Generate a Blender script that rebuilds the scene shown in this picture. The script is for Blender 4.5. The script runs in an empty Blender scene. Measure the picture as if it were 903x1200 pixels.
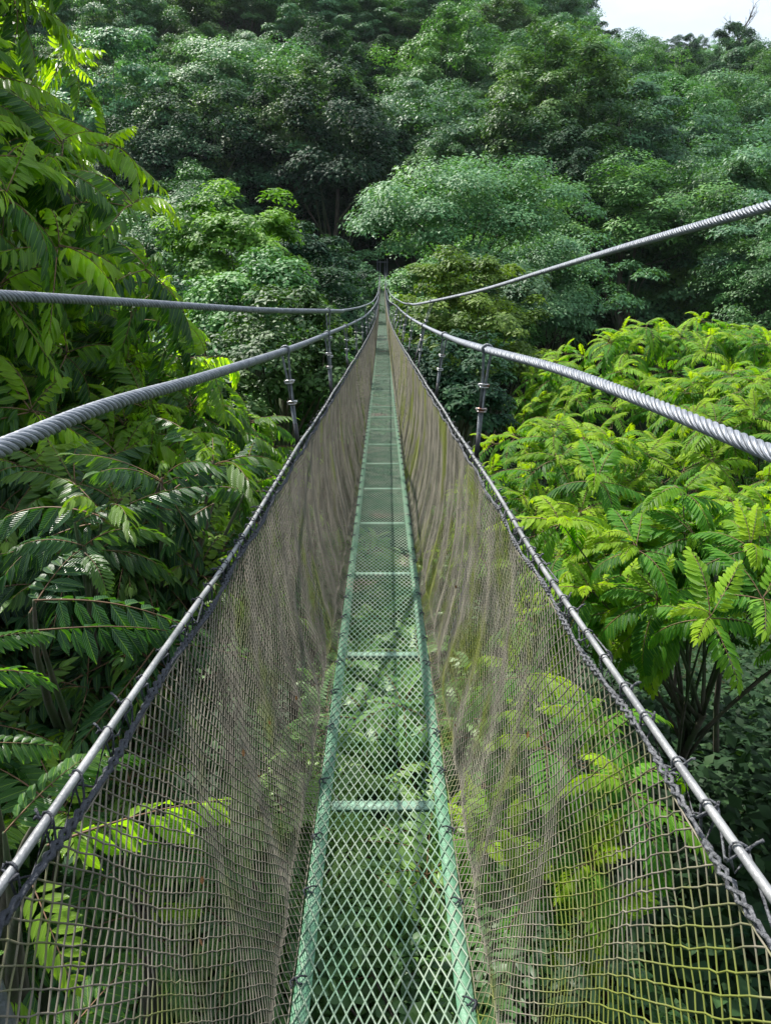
import bpy, math, random
import numpy as np
from math import radians as R, sin, cos, pi
from mathutils import Vector

# ------------------------------------------------------------ camera, sky, sun
scene = bpy.context.scene
C = scene.collection
PITCH = R(17.3)
cam_d = bpy.data.cameras.new("camera")
cam = bpy.data.objects.new("camera", cam_d)
C.objects.link(cam)
cam.location = (0, 0, 0)
cam.rotation_euler = (R(90) - PITCH, 0, -3.5 / 900)
cam_d.sensor_fit = 'HORIZONTAL'
cam_d.sensor_width = 36.0
cam_d.lens = 36.0 * 900 / 903
cam_d.clip_start = 0.02
cam_d.clip_end = 4000
scene.camera = cam

SUN_DIR = Vector((-0.42, 0.50, 0.98)).normalized()      # towards the sun
SUN_EL = math.asin(SUN_DIR.z)
SUN_AZ = math.atan2(SUN_DIR.x, SUN_DIR.y)
world = bpy.data.worlds.new("World")
scene.world = world
world.use_nodes = True
wn = world.node_tree
wn.nodes.clear()
w_out = wn.nodes.new('ShaderNodeOutputWorld')
w_bg = wn.nodes.new('ShaderNodeBackground')
w_sky = wn.nodes.new('ShaderNodeTexSky')
w_sky.sky_type = 'NISHITA'
w_sky.sun_disc = False
w_sky.sun_elevation = SUN_EL
w_sky.sun_rotation = SUN_AZ
w_sky.air_density = 1.0
w_sky.dust_density = 1.6
w_tc = wn.nodes.new('ShaderNodeTexCoord')
w_map = wn.nodes.new('ShaderNodeMapping')
w_map.inputs['Scale'].default_value = (1.0, 1.0, 3.2)
w_no = wn.nodes.new('ShaderNodeTexNoise')
w_no.inputs['Scale'].default_value = 2.6
w_no.inputs['Detail'].default_value = 7
w_no.inputs['Roughness'].default_value = 0.55
w_ramp = wn.nodes.new('ShaderNodeValToRGB')
w_ramp.color_ramp.elements[0].position = 0.32
w_ramp.color_ramp.elements[0].color = (0.55, 0.55, 0.55, 1)
w_ramp.color_ramp.elements[1].position = 0.66
w_mix = wn.nodes.new('ShaderNodeMixRGB')
w_mix.inputs['Color2'].default_value = (9.6, 10.8, 12.2, 1)
wn.links.new(w_tc.outputs['Generated'], w_map.inputs['Vector'])
wn.links.new(w_map.outputs['Vector'], w_no.inputs['Vector'])
wn.links.new(w_no.outputs['Fac'], w_ramp.inputs['Fac'])
wn.links.new(w_ramp.outputs['Color'], w_mix.inputs['Fac'])
wn.links.new(w_sky.outputs['Color'], w_mix.inputs['Color1'])
wn.links.new(w_mix.outputs['Color'], w_bg.inputs['Color'])
wn.links.new(w_bg.outputs['Background'], w_out.inputs['Surface'])
w_bg.inputs['Strength'].default_value = 0.072

sun_d = bpy.data.lights.new("sun", 'SUN')
sun_d.energy = 5.0
sun_d.angle = R(0.53)
sun_d.color = (1.0, 0.955, 0.88)
sun = bpy.data.objects.new("sun", sun_d)
C.objects.link(sun)
sun.rotation_euler = (-SUN_DIR).to_track_quat('-Z', 'Y').to_euler()

scene.view_settings.view_transform = 'Standard'
scene.view_settings.look = 'None'
scene.view_settings.exposure = 0.72
scene.view_settings.gamma = 1.0
scene.view_settings.use_curve_mapping = False
scene.render.engine = 'CYCLES'
HAZE = 0.00007
cy = scene.cycles
cy.max_bounces = 7
cy.diffuse_bounces = 3
cy.glossy_bounces = 2
cy.transmission_bounces = 4
cy.volume_bounces = 0
cy.transparent_max_bounces = 4
cy.caustics_reflective = False
cy.caustics_refractive = False
cy.use_denoising = True
cy.sample_clamp_indirect = 4.0

rng = np.random.default_rng(7)
random.seed(7)

# ------------------------------------------------------------ helpers
def at(px, py, m):
    """world point at distance y = m along the bridge, seen at photo pixel (px, py)"""
    dx, up = px - 448.0, 600.0 - py
    fy = 900 * cos(PITCH) + up * sin(PITCH)
    uz = up * cos(PITCH) - 900 * sin(PITCH)
    return np.array((dx / fy * m, m, uz / fy * m))

def project(p):
    x, y, z = p
    zc = y * cos(PITCH) - z * sin(PITCH)
    yc = y * sin(PITCH) + z * cos(PITCH)
    return 448 + 900 * x / zc, 600 - 900 * yc / zc

def link_mesh(name, V, T, mats, parent=None, attrs=None, smooth=False, mat_idx=None, loc=None):
    """V (n,3) float, T (k,3) int triangles -> one mesh object"""
    me = bpy.data.meshes.new(name)
    V = np.ascontiguousarray(V, dtype=np.float32)
    T = np.ascontiguousarray(T, dtype=np.int32)
    me.vertices.add(len(V))
    me.vertices.foreach_set('co', V.ravel())
    me.loops.add(T.size)
    me.loops.foreach_set('vertex_index', T.ravel())
    me.polygons.add(len(T))
    me.polygons.foreach_set('loop_start', np.arange(0, T.size, 3, dtype=np.int32))
    if smooth:
        me.polygons.foreach_set('use_smooth', np.ones(len(T), dtype=bool))
    if mat_idx is not None:
        me.polygons.foreach_set('material_index', np.ascontiguousarray(mat_idx, dtype=np.int32))
    for a, vals in (attrs or {}).items():
        at_ = me.attributes.new(a, 'FLOAT', 'POINT')
        at_.data.foreach_set('value', np.ascontiguousarray(vals, dtype=np.float32))
    me.update(calc_edges=True)
    if not isinstance(mats, (list, tuple)):
        mats = [mats]
    for m_ in mats:
        me.materials.append(m_)
    o = bpy.data.objects.new(name, me)
    C.objects.link(o)
    if parent is not None:
        o.parent = parent
    if loc is not None:
        o.location = loc
    return o

def empty(name, loc=(0, 0, 0), rz=0.0):
    e = bpy.data.objects.new(name, None)
    e.empty_display_size = 0.2
    C.objects.link(e)
    e.location = loc
    e.rotation_euler = (0, 0, rz)
    return e

def tag(o, label=None, cat=None, group=None, kind=None):
    if label: o['label'] = label
    if cat: o['category'] = cat
    if group: o['group'] = group
    if kind: o['kind'] = kind
    return o

class MB:
    """collects triangle soups"""
    def __init__(self):
        self.V, self.T, self.A, self.n = [], [], [], 0
    def add(self, V, T, tint=None):
        V = np.asarray(V, float).reshape(-1, 3)
        self.V.append(V); self.T.append(np.asarray(T, int).reshape(-1, 3) + self.n)
        self.A.append(np.full(len(V), 0.5) if tint is None else np.broadcast_to(np.asarray(tint, float), (len(V),)))
        self.n += len(V)
        return self
    def build(self, name, mat, parent=None, smooth=False, loc=None):
        return link_mesh(name, np.concatenate(self.V), np.concatenate(self.T), mat, parent,
                         {'tint': np.concatenate(self.A)}, smooth, loc=loc)
    def box(self, lo, hi):
        x0, y0, z0 = lo; x1, y1, z1 = hi
        V = [(x0,y0,z0),(x1,y0,z0),(x1,y1,z0),(x0,y1,z0),(x0,y0,z1),(x1,y0,z1),(x1,y1,z1),(x0,y1,z1)]
        q = [(0,3,2,1),(4,5,6,7),(0,1,5,4),(1,2,6,5),(2,3,7,6),(3,0,4,7)]
        T = []
        for a,b,c,d in q: T += [(a,b,c),(a,c,d)]
        return self.add(V, T)
    def tube(self, P, r, k=8, caps=True, tint=None):
        V, T = tube(P, r, k, caps)
        return self.add(V, T, tint)

def frames(P):
    P = np.asarray(P, float)
    t = np.gradient(P, axis=0)
    t /= np.linalg.norm(t, axis=1)[:, None] + 1e-12
    up = np.tile(np.array([0, 0, 1.0]), (len(P), 1))
    bad = np.abs(t[:, 2]) > 0.95
    up[bad] = (0.0, 1.0, 0.0) if bad.all() else up[bad]
    if bad.any():
        up[:] = (0.13, 0.98, 0.12)
    a = np.cross(up, t); a /= np.linalg.norm(a, axis=1)[:, None] + 1e-12
    b = np.cross(t, a)
    return t, a, b

def tube(P, r, k=8, caps=True):
    P = np.asarray(P, float); n = len(P)
    r = np.broadcast_to(np.asarray(r, float), (n,))
    t, a, b = frames(P)
    ang = np.arange(k) / k * 2 * pi
    V = P[:, None] + r[:, None, None] * (a[:, None] * np.cos(ang)[None, :, None] + b[:, None] * np.sin(ang)[None, :, None])
    V = V.reshape(-1, 3)
    i = np.arange(n - 1)[:, None] * k; j = np.arange(k)[None]; j2 = (j + 1) % k
    q0, q1, q2, q3 = i + j, i + j2, i + k + j2, i + k + j
    T = np.concatenate([np.stack([q0, q1, q2], -1).reshape(-1, 3), np.stack([q0, q2, q3], -1).reshape(-1, 3)])
    if caps:
        c0 = len(V)
        V = np.concatenate([V, P[:1], P[-1:]])
        jj = np.arange(k); jn = (jj + 1) % k
        T = np.concatenate([T, np.stack([np.full(k, c0), jn, jj], -1), np.stack([np.full(k, c0 + 1), (n - 1) * k + jj, (n - 1) * k + jn], -1)])
    return V, T

def seg_tubes(A, B, ra, k=4, rb=None):
    """many straight little tubes at once"""
    A = np.asarray(A, float); B = np.asarray(B, float); n = len(A)
    ra = np.broadcast_to(np.asarray(ra, float), (n,)); rb = ra if rb is None else np.broadcast_to(np.asarray(rb, float), (n,))
    t = B - A; t /= np.linalg.norm(t, axis=1)[:, None] + 1e-12
    up = np.where(np.abs(t[:, 2:3]) > 0.9, np.array([[0, 1.0, 0]]), np.array([[0, 0, 1.0]]))
    a = np.cross(up, t); a /= np.linalg.norm(a, axis=1)[:, None] + 1e-12
    b = np.cross(t, a)
    ang = np.arange(k) / k * 2 * pi + 0.4
    ring = a[:, None] * np.cos(ang)[None, :, None] + b[:, None] * np.sin(ang)[None, :, None]
    V = np.concatenate([A[:, None] + ra[:, None, None] * ring, B[:, None] + rb[:, None, None] * ring], axis=1).reshape(-1, 3)
    base = np.arange(n)[:, None] * (2 * k); j = np.arange(k)[None]; j2 = (j + 1) % k
    T = np.concatenate([np.stack([base + j, base + j2, base + k + j2], -1).reshape(-1, 3),
                        np.stack([base + j, base + k + j2, base + k + j], -1).reshape(-1, 3)])
    return V, T

def place(tV, tT, pos, M, s):
    """copies of a template: tV (v,3), pos (n,3), M (n,3,3) columns = axes, s (n,) or (n,3)"""
    n = len(pos); s = np.asarray(s, float)
    if s.ndim == 1: s = np.repeat(s[:, None], 3, 1)
    L = tV[None] * s[:, None, :]
    V = np.einsum('nij,nvj->nvi', M, L) + pos[:, None]
    T = tT[None] + (np.arange(n) * len(tV))[:, None, None]
    return V.reshape(-1, 3), T.reshape(-1, 3)

def basis(x, zhint):
    """columns x, y, z with x given and z near zhint"""
    x = x / (np.linalg.norm(x, axis=1)[:, None] + 1e-9)
    y = np.cross(zhint, x); y /= np.linalg.norm(y, axis=1)[:, None] + 1e-9
    z = np.cross(x, y)
    return np.stack([x, y, z], axis=2)

# ------------------------------------------------------------ materials
def new_mat(name):
    m = bpy.data.materials.new(name); m.use_nodes = True
    nt = m.node_tree; nt.nodes.clear()
    out = nt.nodes.new('ShaderNodeOutputMaterial')
    return m, nt, out

def leaf_mat(name, dark, mid, young, transl=0.35, rough=0.42, spec=0.5, vary=0.33, tcol=None, veins=False):
    m, nt, out = new_mat(name)
    N = nt.nodes.new; L = nt.links.new
    att = N('ShaderNodeAttribute'); att.attribute_name = 'tint'
    ramp = N('ShaderNodeValToRGB')
    e = ramp.color_ramp.elements
    e[0].position = 0.0; e[0].color = (*dark, 1)
    e[1].position = 1.0; e[1].color = (*young, 1)
    k = ramp.color_ramp.elements.new(0.5); k.color = (*mid, 1)
    L(att.outputs['Fac'], ramp.inputs['Fac'])
    oi = N('ShaderNodeObjectInfo')
    hsv = N('ShaderNodeHueSaturation')
    mr = N('ShaderNodeMapRange'); mr.inputs['To Min'].default_value = 1 - vary; mr.inputs['To Max'].default_value = 1 + vary
    L(oi.outputs['Random'], mr.inputs['Value'])
    mul = N('ShaderNodeMath'); mul.operation = 'MULTIPLY'; mul.inputs[1].default_value = 7.13
    L(oi.outputs['Random'], mul.inputs[0])
    fr = N('ShaderNodeMath'); fr.operation = 'FRACT'; L(mul.outputs[0], fr.inputs[0])
    mh = N('ShaderNodeMapRange'); mh.inputs['To Min'].default_value = 0.5 - vary * 0.055; mh.inputs['To Max'].default_value = 0.5 + vary * 0.05
    L(fr.outputs[0], mh.inputs['Value'])
    L(mr.outputs[0], hsv.inputs['Value']); L(mh.outputs[0], hsv.inputs['Hue'])
    L(ramp.outputs['Color'], hsv.inputs['Color'])
    p = N('ShaderNodeBsdfPrincipled')
    p.inputs['Roughness'].default_value = rough
    p.inputs['Specular IOR Level'].default_value = spec
    if veins:      # side veins and a pale midrib, from the leaflet's own length and width
        au = N('ShaderNodeAttribute'); au.attribute_name = 'lu'
        av = N('ShaderNodeAttribute'); av.attribute_name = 'lv'
        ab = N('ShaderNodeMath'); ab.operation = 'ABSOLUTE'; L(av.outputs['Fac'], ab.inputs[0])
        ma = N('ShaderNodeMath'); ma.operation = 'MULTIPLY_ADD'; ma.inputs[1].default_value = -1.3; L(ab.outputs[0], ma.inputs[0]); L(au.outputs['Fac'], ma.inputs[2])
        mm_ = N('ShaderNodeMath'); mm_.operation = 'MULTIPLY'; mm_.inputs[1].default_value = 75; L(ma.outputs[0], mm_.inputs[0])
        si = N('ShaderNodeMath'); si.operation = 'SINE'; L(mm_.outputs[0], si.inputs[0])
        bp = N('ShaderNodeBump'); bp.inputs['Strength'].default_value = 0.55; bp.inputs['Distance'].default_value = 0.004
        L(si.outputs[0], bp.inputs['Height']); L(bp.outputs['Normal'], p.inputs['Normal'])
        rib = N('ShaderNodeMapRange'); rib.inputs['From Min'].default_value = 0.0; rib.inputs['From Max'].default_value = 0.014
        rib.inputs['To Min'].default_value = 0.55; rib.inputs['To Max'].default_value = 0.0; L(ab.outputs[0], rib.inputs['Value'])
        rc = N('ShaderNodeMixRGB'); rc.inputs['Color2'].default_value = (*[min(1, c * 1.5 + 0.03) for c in young], 1)
        L(rib.outputs[0], rc.inputs['Fac']); L(hsv.outputs['Color'], rc.inputs['Color1'])
        n0 = N('ShaderNodeTexNoise'); n0.inputs['Scale'].default_value = 9; n0.inputs['Detail'].default_value = 5
        tc0 = N('ShaderNodeTexCoord'); L(tc0.outputs['Object'], n0.inputs['Vector'])
        m0 = N('ShaderNodeMapRange'); m0.inputs['To Min'].default_value = 0.62; m0.inputs['To Max'].default_value = 1.38; L(n0.outputs['Fac'], m0.inputs['Value'])
        h0 = N('ShaderNodeHueSaturation'); L(m0.outputs[0], h0.inputs['Value']); L(rc.outputs['Color'], h0.inputs['Color'])
        hsv = h0
    L(hsv.outputs['Color'], p.inputs['Base Color'])
    tr = N('ShaderNodeBsdfTranslucent')
    tm = N('ShaderNodeMixRGB'); tm.blend_type = 'MULTIPLY'; tm.inputs['Fac'].default_value = 1.0
    tm.inputs['Color2'].default_value = (*(tcol or (1.5, 1.6, 0.5)), 1)
    L(hsv.outputs['Color'], tm.inputs['Color1']); L(tm.outputs['Color'], tr.inputs['Color'])
    mx = N('ShaderNodeMixShader'); mx.inputs['Fac'].default_value = transl
    L(p.outputs['BSDF'], mx.inputs[1]); L(tr.outputs['BSDF'], mx.inputs[2]); L(mx.outputs[0], out.inputs['Surface'])
    return m

def solid_mat(name, c1, c2, scale=8, rough=0.6, metal=0.0, bump=0.0, bscale=None, spec=0.5, c3=None, thr=0.62, detail=6, stretch=None, moss=False):
    m, nt, out = new_mat(name)
    N = nt.nodes.new; L = nt.links.new
    tc = N('ShaderNodeTexCoord'); src = tc.outputs['Object']
    if stretch:
        mp = N('ShaderNodeMapping'); mp.inputs['Scale'].default_value = stretch
        L(src, mp.inputs['Vector']); src = mp.outputs['Vector']
    no = N('ShaderNodeTexNoise'); no.inputs['Scale'].default_value = scale; no.inputs['Detail'].default_value = detail
    L(src, no.inputs['Vector'])
    rp = N('ShaderNodeValToRGB'); e = rp.color_ramp.elements
    e[0].position = 0.35; e[0].color = (*c1, 1); e[1].position = 0.65; e[1].color = (*c2, 1)
    L(no.outputs['Fac'], rp.inputs['Fac']); col = rp.outputs['Color']
    if c3:
        n2 = N('ShaderNodeTexNoise'); n2.inputs['Scale'].default_value = scale * 0.23; n2.inputs['Detail'].default_value = 8
        n2.inputs['Roughness'].default_value = 0.65
        L(src, n2.inputs['Vector'])
        r2 = N('ShaderNodeValToRGB'); r2.color_ramp.elements[0].position = thr - 0.05; r2.color_ramp.elements[1].position = thr + 0.06
        if moss:
            mo = N('ShaderNodeAttribute'); mo.attribute_name = 'tint'
            ad = N('ShaderNodeMath'); ad.operation = 'ADD'; L(n2.outputs['Fac'], ad.inputs[0]); L(mo.outputs['Fac'], ad.inputs[1]); L(ad.outputs[0], r2.inputs['Fac'])
        else:
            L(n2.outputs['Fac'], r2.inputs['Fac'])
        mx = N('ShaderNodeMixRGB'); mx.inputs['Color2'].default_value = (*c3, 1)
        L(r2.outputs['Color'], mx.inputs['Fac']); L(col, mx.inputs['Color1']); col = mx.outputs['Color']
    p = N('ShaderNodeBsdfPrincipled'); p.inputs['Roughness'].default_value = rough; p.inputs['Metallic'].default_value = metal
    p.inputs['Specular IOR Level'].default_value = spec
    L(col, p.inputs['Base Color'])
    if bump:
        b = N('ShaderNodeBump'); b.inputs['Strength'].default_value = bump; b.inputs['Distance'].default_value = 0.02
        n3 = N('ShaderNodeTexNoise'); n3.inputs['Scale'].default_value = bscale or scale * 3; n3.inputs['Detail'].default_value = 8
        L(src, n3.inputs['Vector']); L(n3.outputs['Fac'], b.inputs['Height']); L(b.outputs['Normal'], p.inputs['Normal'])
    L(p.outputs['BSDF'], out.inputs['Surface'])
    return m

def strand_mat():
    """galvanised wires: fine diagonal wires from the 'u' (round the strand) and 'v' (along it) attributes"""
    m, nt, out = new_mat('galvanised_wire')
    N = nt.nodes.new; L = nt.links.new
    u = N('ShaderNodeAttribute'); u.attribute_name = 'wu'
    s = N('ShaderNodeMath'); s.operation = 'SINE'; L(u.outputs['Fac'], s.inputs[0])
    tc = N('ShaderNodeTexCoord')
    no = N('ShaderNodeTexNoise'); no.inputs['Scale'].default_value = 30; no.inputs['Detail'].default_value = 5
    L(tc.outputs['Object'], no.inputs['Vector'])
    rp = N('ShaderNodeValToRGB'); e = rp.color_ramp.elements
    e[0].position = 0.3; e[0].color = (0.15, 0.168, 0.20, 1); e[1].position = 0.7; e[1].color = (0.28, 0.30, 0.34, 1)
    L(no.outputs['Fac'], rp.inputs['Fac'])
    p = N('ShaderNodeBsdfPrincipled'); p.inputs['Metallic'].default_value = 0.3; p.inputs['Roughness'].default_value = 0.5
    L(rp.outputs['Color'], p.inputs['Base Color'])
    b = N('ShaderNodeBump'); b.inputs['Strength'].default_value = 0.35; b.inputs['Distance'].default_value = 0.0008
    L(s.outputs[0], b.inputs['Height']); L(b.outputs['Normal'], p.inputs['Normal'])
    L(p.outputs['BSDF'], out.inputs['Surface'])
    return m

def net_mat(name, cord, cord2, moss, thr):
    m = solid_mat(name, cord, cord2, scale=9, rough=0.8, c3=moss, thr=thr, spec=0.3, moss=True)
    return m

M_wire = strand_mat()
M_cable_far = solid_mat('galvanised_cable', (0.17, 0.185, 0.215), (0.27, 0.29, 0.33), scale=3, rough=0.5, metal=0.3)
M_rail = solid_mat('handrail_steel', (0.20, 0.205, 0.215), (0.36, 0.365, 0.37), scale=14, rough=0.42, metal=0.3, bump=0.15, bscale=160)
M_green = solid_mat('green_painted_steel', (0.075, 0.20, 0.115), (0.125, 0.27, 0.165), scale=11, rough=0.5, c3=(0.10, 0.20, 0.14), thr=0.60, bump=0.2, bscale=120)
M_lattice = solid_mat('worn_lattice_steel', (0.105, 0.205, 0.13), (0.225, 0.285, 0.21), scale=7, rough=0.5, c3=(0.33, 0.27, 0.22), thr=0.63, spec=0.5)
M_bar = solid_mat('pale_green_crossbar_paint', (0.17, 0.32, 0.22), (0.27, 0.42, 0.32), scale=14, rough=0.5, c3=(0.20, 0.22, 0.17), thr=0.60, bump=0.2, bscale=120)
M_rope = solid_mat('black_rope', (0.022, 0.025, 0.035), (0.06, 0.065, 0.08), scale=90, rough=0.7, bump=0.5, bscale=300)
M_grey_rope = solid_mat('grey_braided_rope', (0.03, 0.033, 0.04), (0.17, 0.175, 0.19), scale=190, rough=0.7, bump=0.5, bscale=300, detail=2)
M_hanger = solid_mat('hanger_wire', (0.10, 0.115, 0.13), (0.20, 0.215, 0.23), scale=40, rough=0.5, metal=0.5, bump=0.3, bscale=250)
M_sleeve = solid_mat('black_sleeve', (0.01, 0.01, 0.012), (0.025, 0.025, 0.03), scale=30, rough=0.5)
M_clamp = solid_mat('clamp_steel', (0.35, 0.36, 0.38), (0.55, 0.55, 0.55), scale=60, rough=0.35, metal=0.8, c3=(0.25, 0.10, 0.05), thr=0.60)
M_netR = net_mat('mossy_net_cord', (0.15, 0.138, 0.105), (0.27, 0.245, 0.19), (0.16, 0.185, 0.035), 0.55)
M_netL = net_mat('grey_net_cord', (0.125, 0.112, 0.088), (0.225, 0.20, 0.16), (0.15, 0.17, 0.05), 0.60)
M_bark = solid_mat('bark', (0.05, 0.04, 0.03), (0.13, 0.11, 0.085), scale=6, rough=0.9, c3=(0.05, 0.075, 0.03), thr=0.5, bump=0.6, bscale=25, stretch=(1, 1, 0.3))
M_bark_pale = solid_mat('pale_bark', (0.07, 0.065, 0.055), (0.17, 0.155, 0.13), scale=3, rough=0.9, bump=0.4, bscale=12, stretch=(1, 1, 0.3))
M_twig = solid_mat('twig', (0.10, 0.06, 0.03), (0.20, 0.11, 0.06), scale=12, rough=0.7)
M_ground = solid_mat('forest_floor', (0.012, 0.018, 0.008), (0.030, 0.034, 0.016), scale=0.5, rough=1.0, spec=0.1, c3=(0.018, 0.040, 0.012), thr=0.5, bump=0.8, bscale=2.5)
M_wood = solid_mat('weathered_wood', (0.12, 0.085, 0.05), (0.24, 0.18, 0.11), scale=4, rough=0.8, stretch=(1, 0.2, 1))
M_dead = solid_mat('dead_leaf', (0.20, 0.08, 0.025), (0.34, 0.17, 0.06), scale=20, rough=0.7)

# (dark, mid, young)
L_blue = leaf_mat('bluegreen_leaves', (0.044, 0.128, 0.060), (0.084, 0.210, 0.092), (0.150, 0.300, 0.115), 0.25, 0.54, 0.32)
L_mid = leaf_mat('midgreen_leaves', (0.038, 0.112, 0.036), (0.075, 0.190, 0.048), (0.140, 0.270, 0.058), 0.26, 0.54, 0.32)
L_dark = leaf_mat('darkgreen_leaves', (0.012, 0.040, 0.021), (0.027, 0.078, 0.037), (0.052, 0.130, 0.048), 0.20, 0.6, 0.12)  # dark species, deepened further to imitate shade over the bridge end
L_yell = leaf_mat('yellowgreen_leaves', (0.060, 0.130, 0.022), (0.115, 0.215, 0.032), (0.200, 0.320, 0.040), 0.34, 0.55, 0.25)
L_und = leaf_mat('undergrowth_leaves', (0.012, 0.030, 0.012), (0.022, 0.055, 0.020), (0.045, 0.095, 0.030), 0.2, 0.6, 0.2)  # leaf colours set dark to stand in for canopy shade in the ravine
L_frR = leaf_mat('bright_frond_leaflets', (0.024, 0.110, 0.016), (0.075, 0.250, 0.016), (0.300, 0.470, 0.014), 0.40, 0.42, 0.32, vary=0.10, tcol=(1.6, 1.5, 0.30), veins=True)
L_frL = leaf_mat('glossy_frond_leaflets', (0.022, 0.074, 0.028), (0.055, 0.150, 0.028), (0.240, 0.390, 0.026), 0.42, 0.33, 0.55, vary=0.10, tcol=(2.4, 2.5, 0.40), veins=True)
L_frD = leaf_mat('dark_frond_leaflets', (0.016, 0.055, 0.024), (0.036, 0.115, 0.034), (0.170, 0.300, 0.028), 0.28, 0.38, 0.5, vary=0.10, tcol=(2.0, 2.2, 0.4), veins=True)
L_low = leaf_mat('understory_leaves', (0.040, 0.105, 0.032), (0.080, 0.185, 0.050), (0.150, 0.270, 0.065), 0.32, 0.45, 0.45)

# ------------------------------------------------------------ terrain
def smooth(a, b, x):
    t = np.clip((x - a) / (b - a), 0, 1)
    return t * t * (3 - 2 * t)

def ground_z(x, y):
    x = np.asarray(x, float); y = np.asarray(y, float)
    yy = y + 0.10 * np.abs(x) * (y < 60)
    v = np.interp(yy, [-400, -30, -3.2, -2.2, 3, 14, 30, 55, 80, 96, 103, 104.5, 108], [60, 8, -1.9, -2.1, -6.5, -11.5, -15, -19, -15, -8, -3.2, -2.2, -1.6])
    h1 = -1.6 + 0.56 * (y - 106) - 0.50 * np.maximum(0, x - 15) + 0.06 * np.maximum(0, -x - 20)
    h1 = h1 - 0.55 * np.maximum(0, y - 205) * smooth(42, 80, x)
    h1 = np.minimum(h1, 150)
    h2 = 0.33 * (y - 112) + 2.0 * np.sin(x * 0.06 + 1)
    h2 = np.where(y > 305, 63.7 - 0.3 * (y - 305) + 2.0 * np.sin(x * 0.06 + 1), h2)
    h2 = h2 - 5.0 * np.exp(-((x - 119) / 10) ** 2)
    far = np.logaddexp(h1 / 3.0, h2 / 3.0) * 3.0
    w = smooth(104, 122, y)
    wob = 1.2 * np.sin(x * 0.11 + y * 0.05) + 0.9 * np.sin(y * 0.13 - x * 0.07 + 2) + 0.4 * np.sin(x * 0.4 + 1.3) * np.sin(y * 0.37)
    side = smooth(2.5, 9, np.abs(x))
    return v * (1 - w) + far * w + wob * np.maximum(side, w) * 0.8

def grid_mesh(xs, ys):
    X, Y = np.meshgrid(xs, ys)
    Z = ground_z(X, Y)
    V = np.stack([X, Y, Z], -1).reshape(-1, 3)
    nx = len(xs)
    i = np.arange(len(ys) - 1)[:, None] * nx + np.arange(nx - 1)[None]
    T = np.concatenate([np.stack([i, i + 1, i + nx + 1], -1).reshape(-1, 3), np.stack([i, i + nx + 1, i + nx], -1).reshape(-1, 3)])
    return V, T
V, T = grid_mesh(np.concatenate([np.arange(-600, -60, 8.0), np.arange(-60, 60, 1.5), np.arange(60, 700, 8.0)]),
                 np.concatenate([np.arange(-300, -20, 10.0), np.arange(-20, 130, 1.5), np.arange(130, 760, 6.0)]))
terrain = link_mesh('ground', V, T, M_ground, smooth=True)
tag(terrain, 'dark forest floor falling into the ravine and rising as the far hillside', 'ground', kind='structure')

# ------------------------------------------------------------ bridge
END = 104.5
def deck_z(m):
    m = np.asarray(m, float)
    return -1.573 - 0.046 * m + 0.0005 * m * m * (m > 0)
HALF = 0.2125
def tab(m, ms, vs):
    return np.interp(m, ms, vs)
def smooth_path(pts, step):
    """Catmull-Rom through world points, sampled with roughly even step along y"""
    P = np.asarray(pts, float)
    P = np.concatenate([[2 * P[0] - P[1]], P, [2 * P[-1] - P[-2]]])
    out = []
    for i in range(1, len(P) - 2):
        p0, p1, p2, p3 = P[i - 1:i + 3]
        # centripetal-ish tangents scaled by spacing (non-uniform)
        d01, d12, d23 = [np.linalg.norm(b - a) + 1e-9 for a, b in ((p0, p1), (p1, p2), (p2, p3))]
        m1 = ((p1 - p0) / d01 * d12 + (p2 - p1) / d12 * d01) / (d01 + d12) * d12
        m2 = ((p2 - p1) / d12 * d23 + (p3 - p2) / d23 * d12) / (d12 + d23) * d12
        n = max(2, int(d12 / step))
        t = np.arange(n)[:, None] / n
        out.append((2*t**3-3*t**2+1)*p1 + (t**3-2*t**2+t)*m1 + (-2*t**3+3*t**2)*p2 + (t**3-t**2)*m2)
    out.append(P[-2][None])
    return np.concatenate(out)

RX_M = [-3, -0.5, 0.63, 1.46, 3.0, 5.5, 8.0, 12.4, 21, 37, 70, 105]
RX_X = [0.43, 0.405, 0.392, 0.372, 0.366, 0.348, 0.330, 0.291, 0.238, 0.222, 0.225, 0.23]
_rp = smooth_path([(x, m, 0) for m, x in zip(RX_M, RX_X)], 0.1)
def rail_x(m): return np.interp(m, _rp[:, 1], _rp[:, 0])
def rail_z(m): return deck_z(m) + 1.0

bridge = empty('suspension_footbridge', (0, 0, float(deck_z(0))))
tag(bridge, 'long narrow green mesh suspension footbridge with net sides and steel cables over the ravine', 'footbridge')
B0 = np.array([0, 0, float(deck_z(0))])
def part(name, mb, mat, parent=None, smooth=False):
    """mesh in world coordinates -> child of the bridge (or of a part of it at the bridge origin)"""
    V = np.concatenate(mb.V) - B0
    return link_mesh(name, V, np.concatenate(mb.T), mat, parent or bridge, {'tint': np.concatenate(mb.A)}, smooth)

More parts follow.
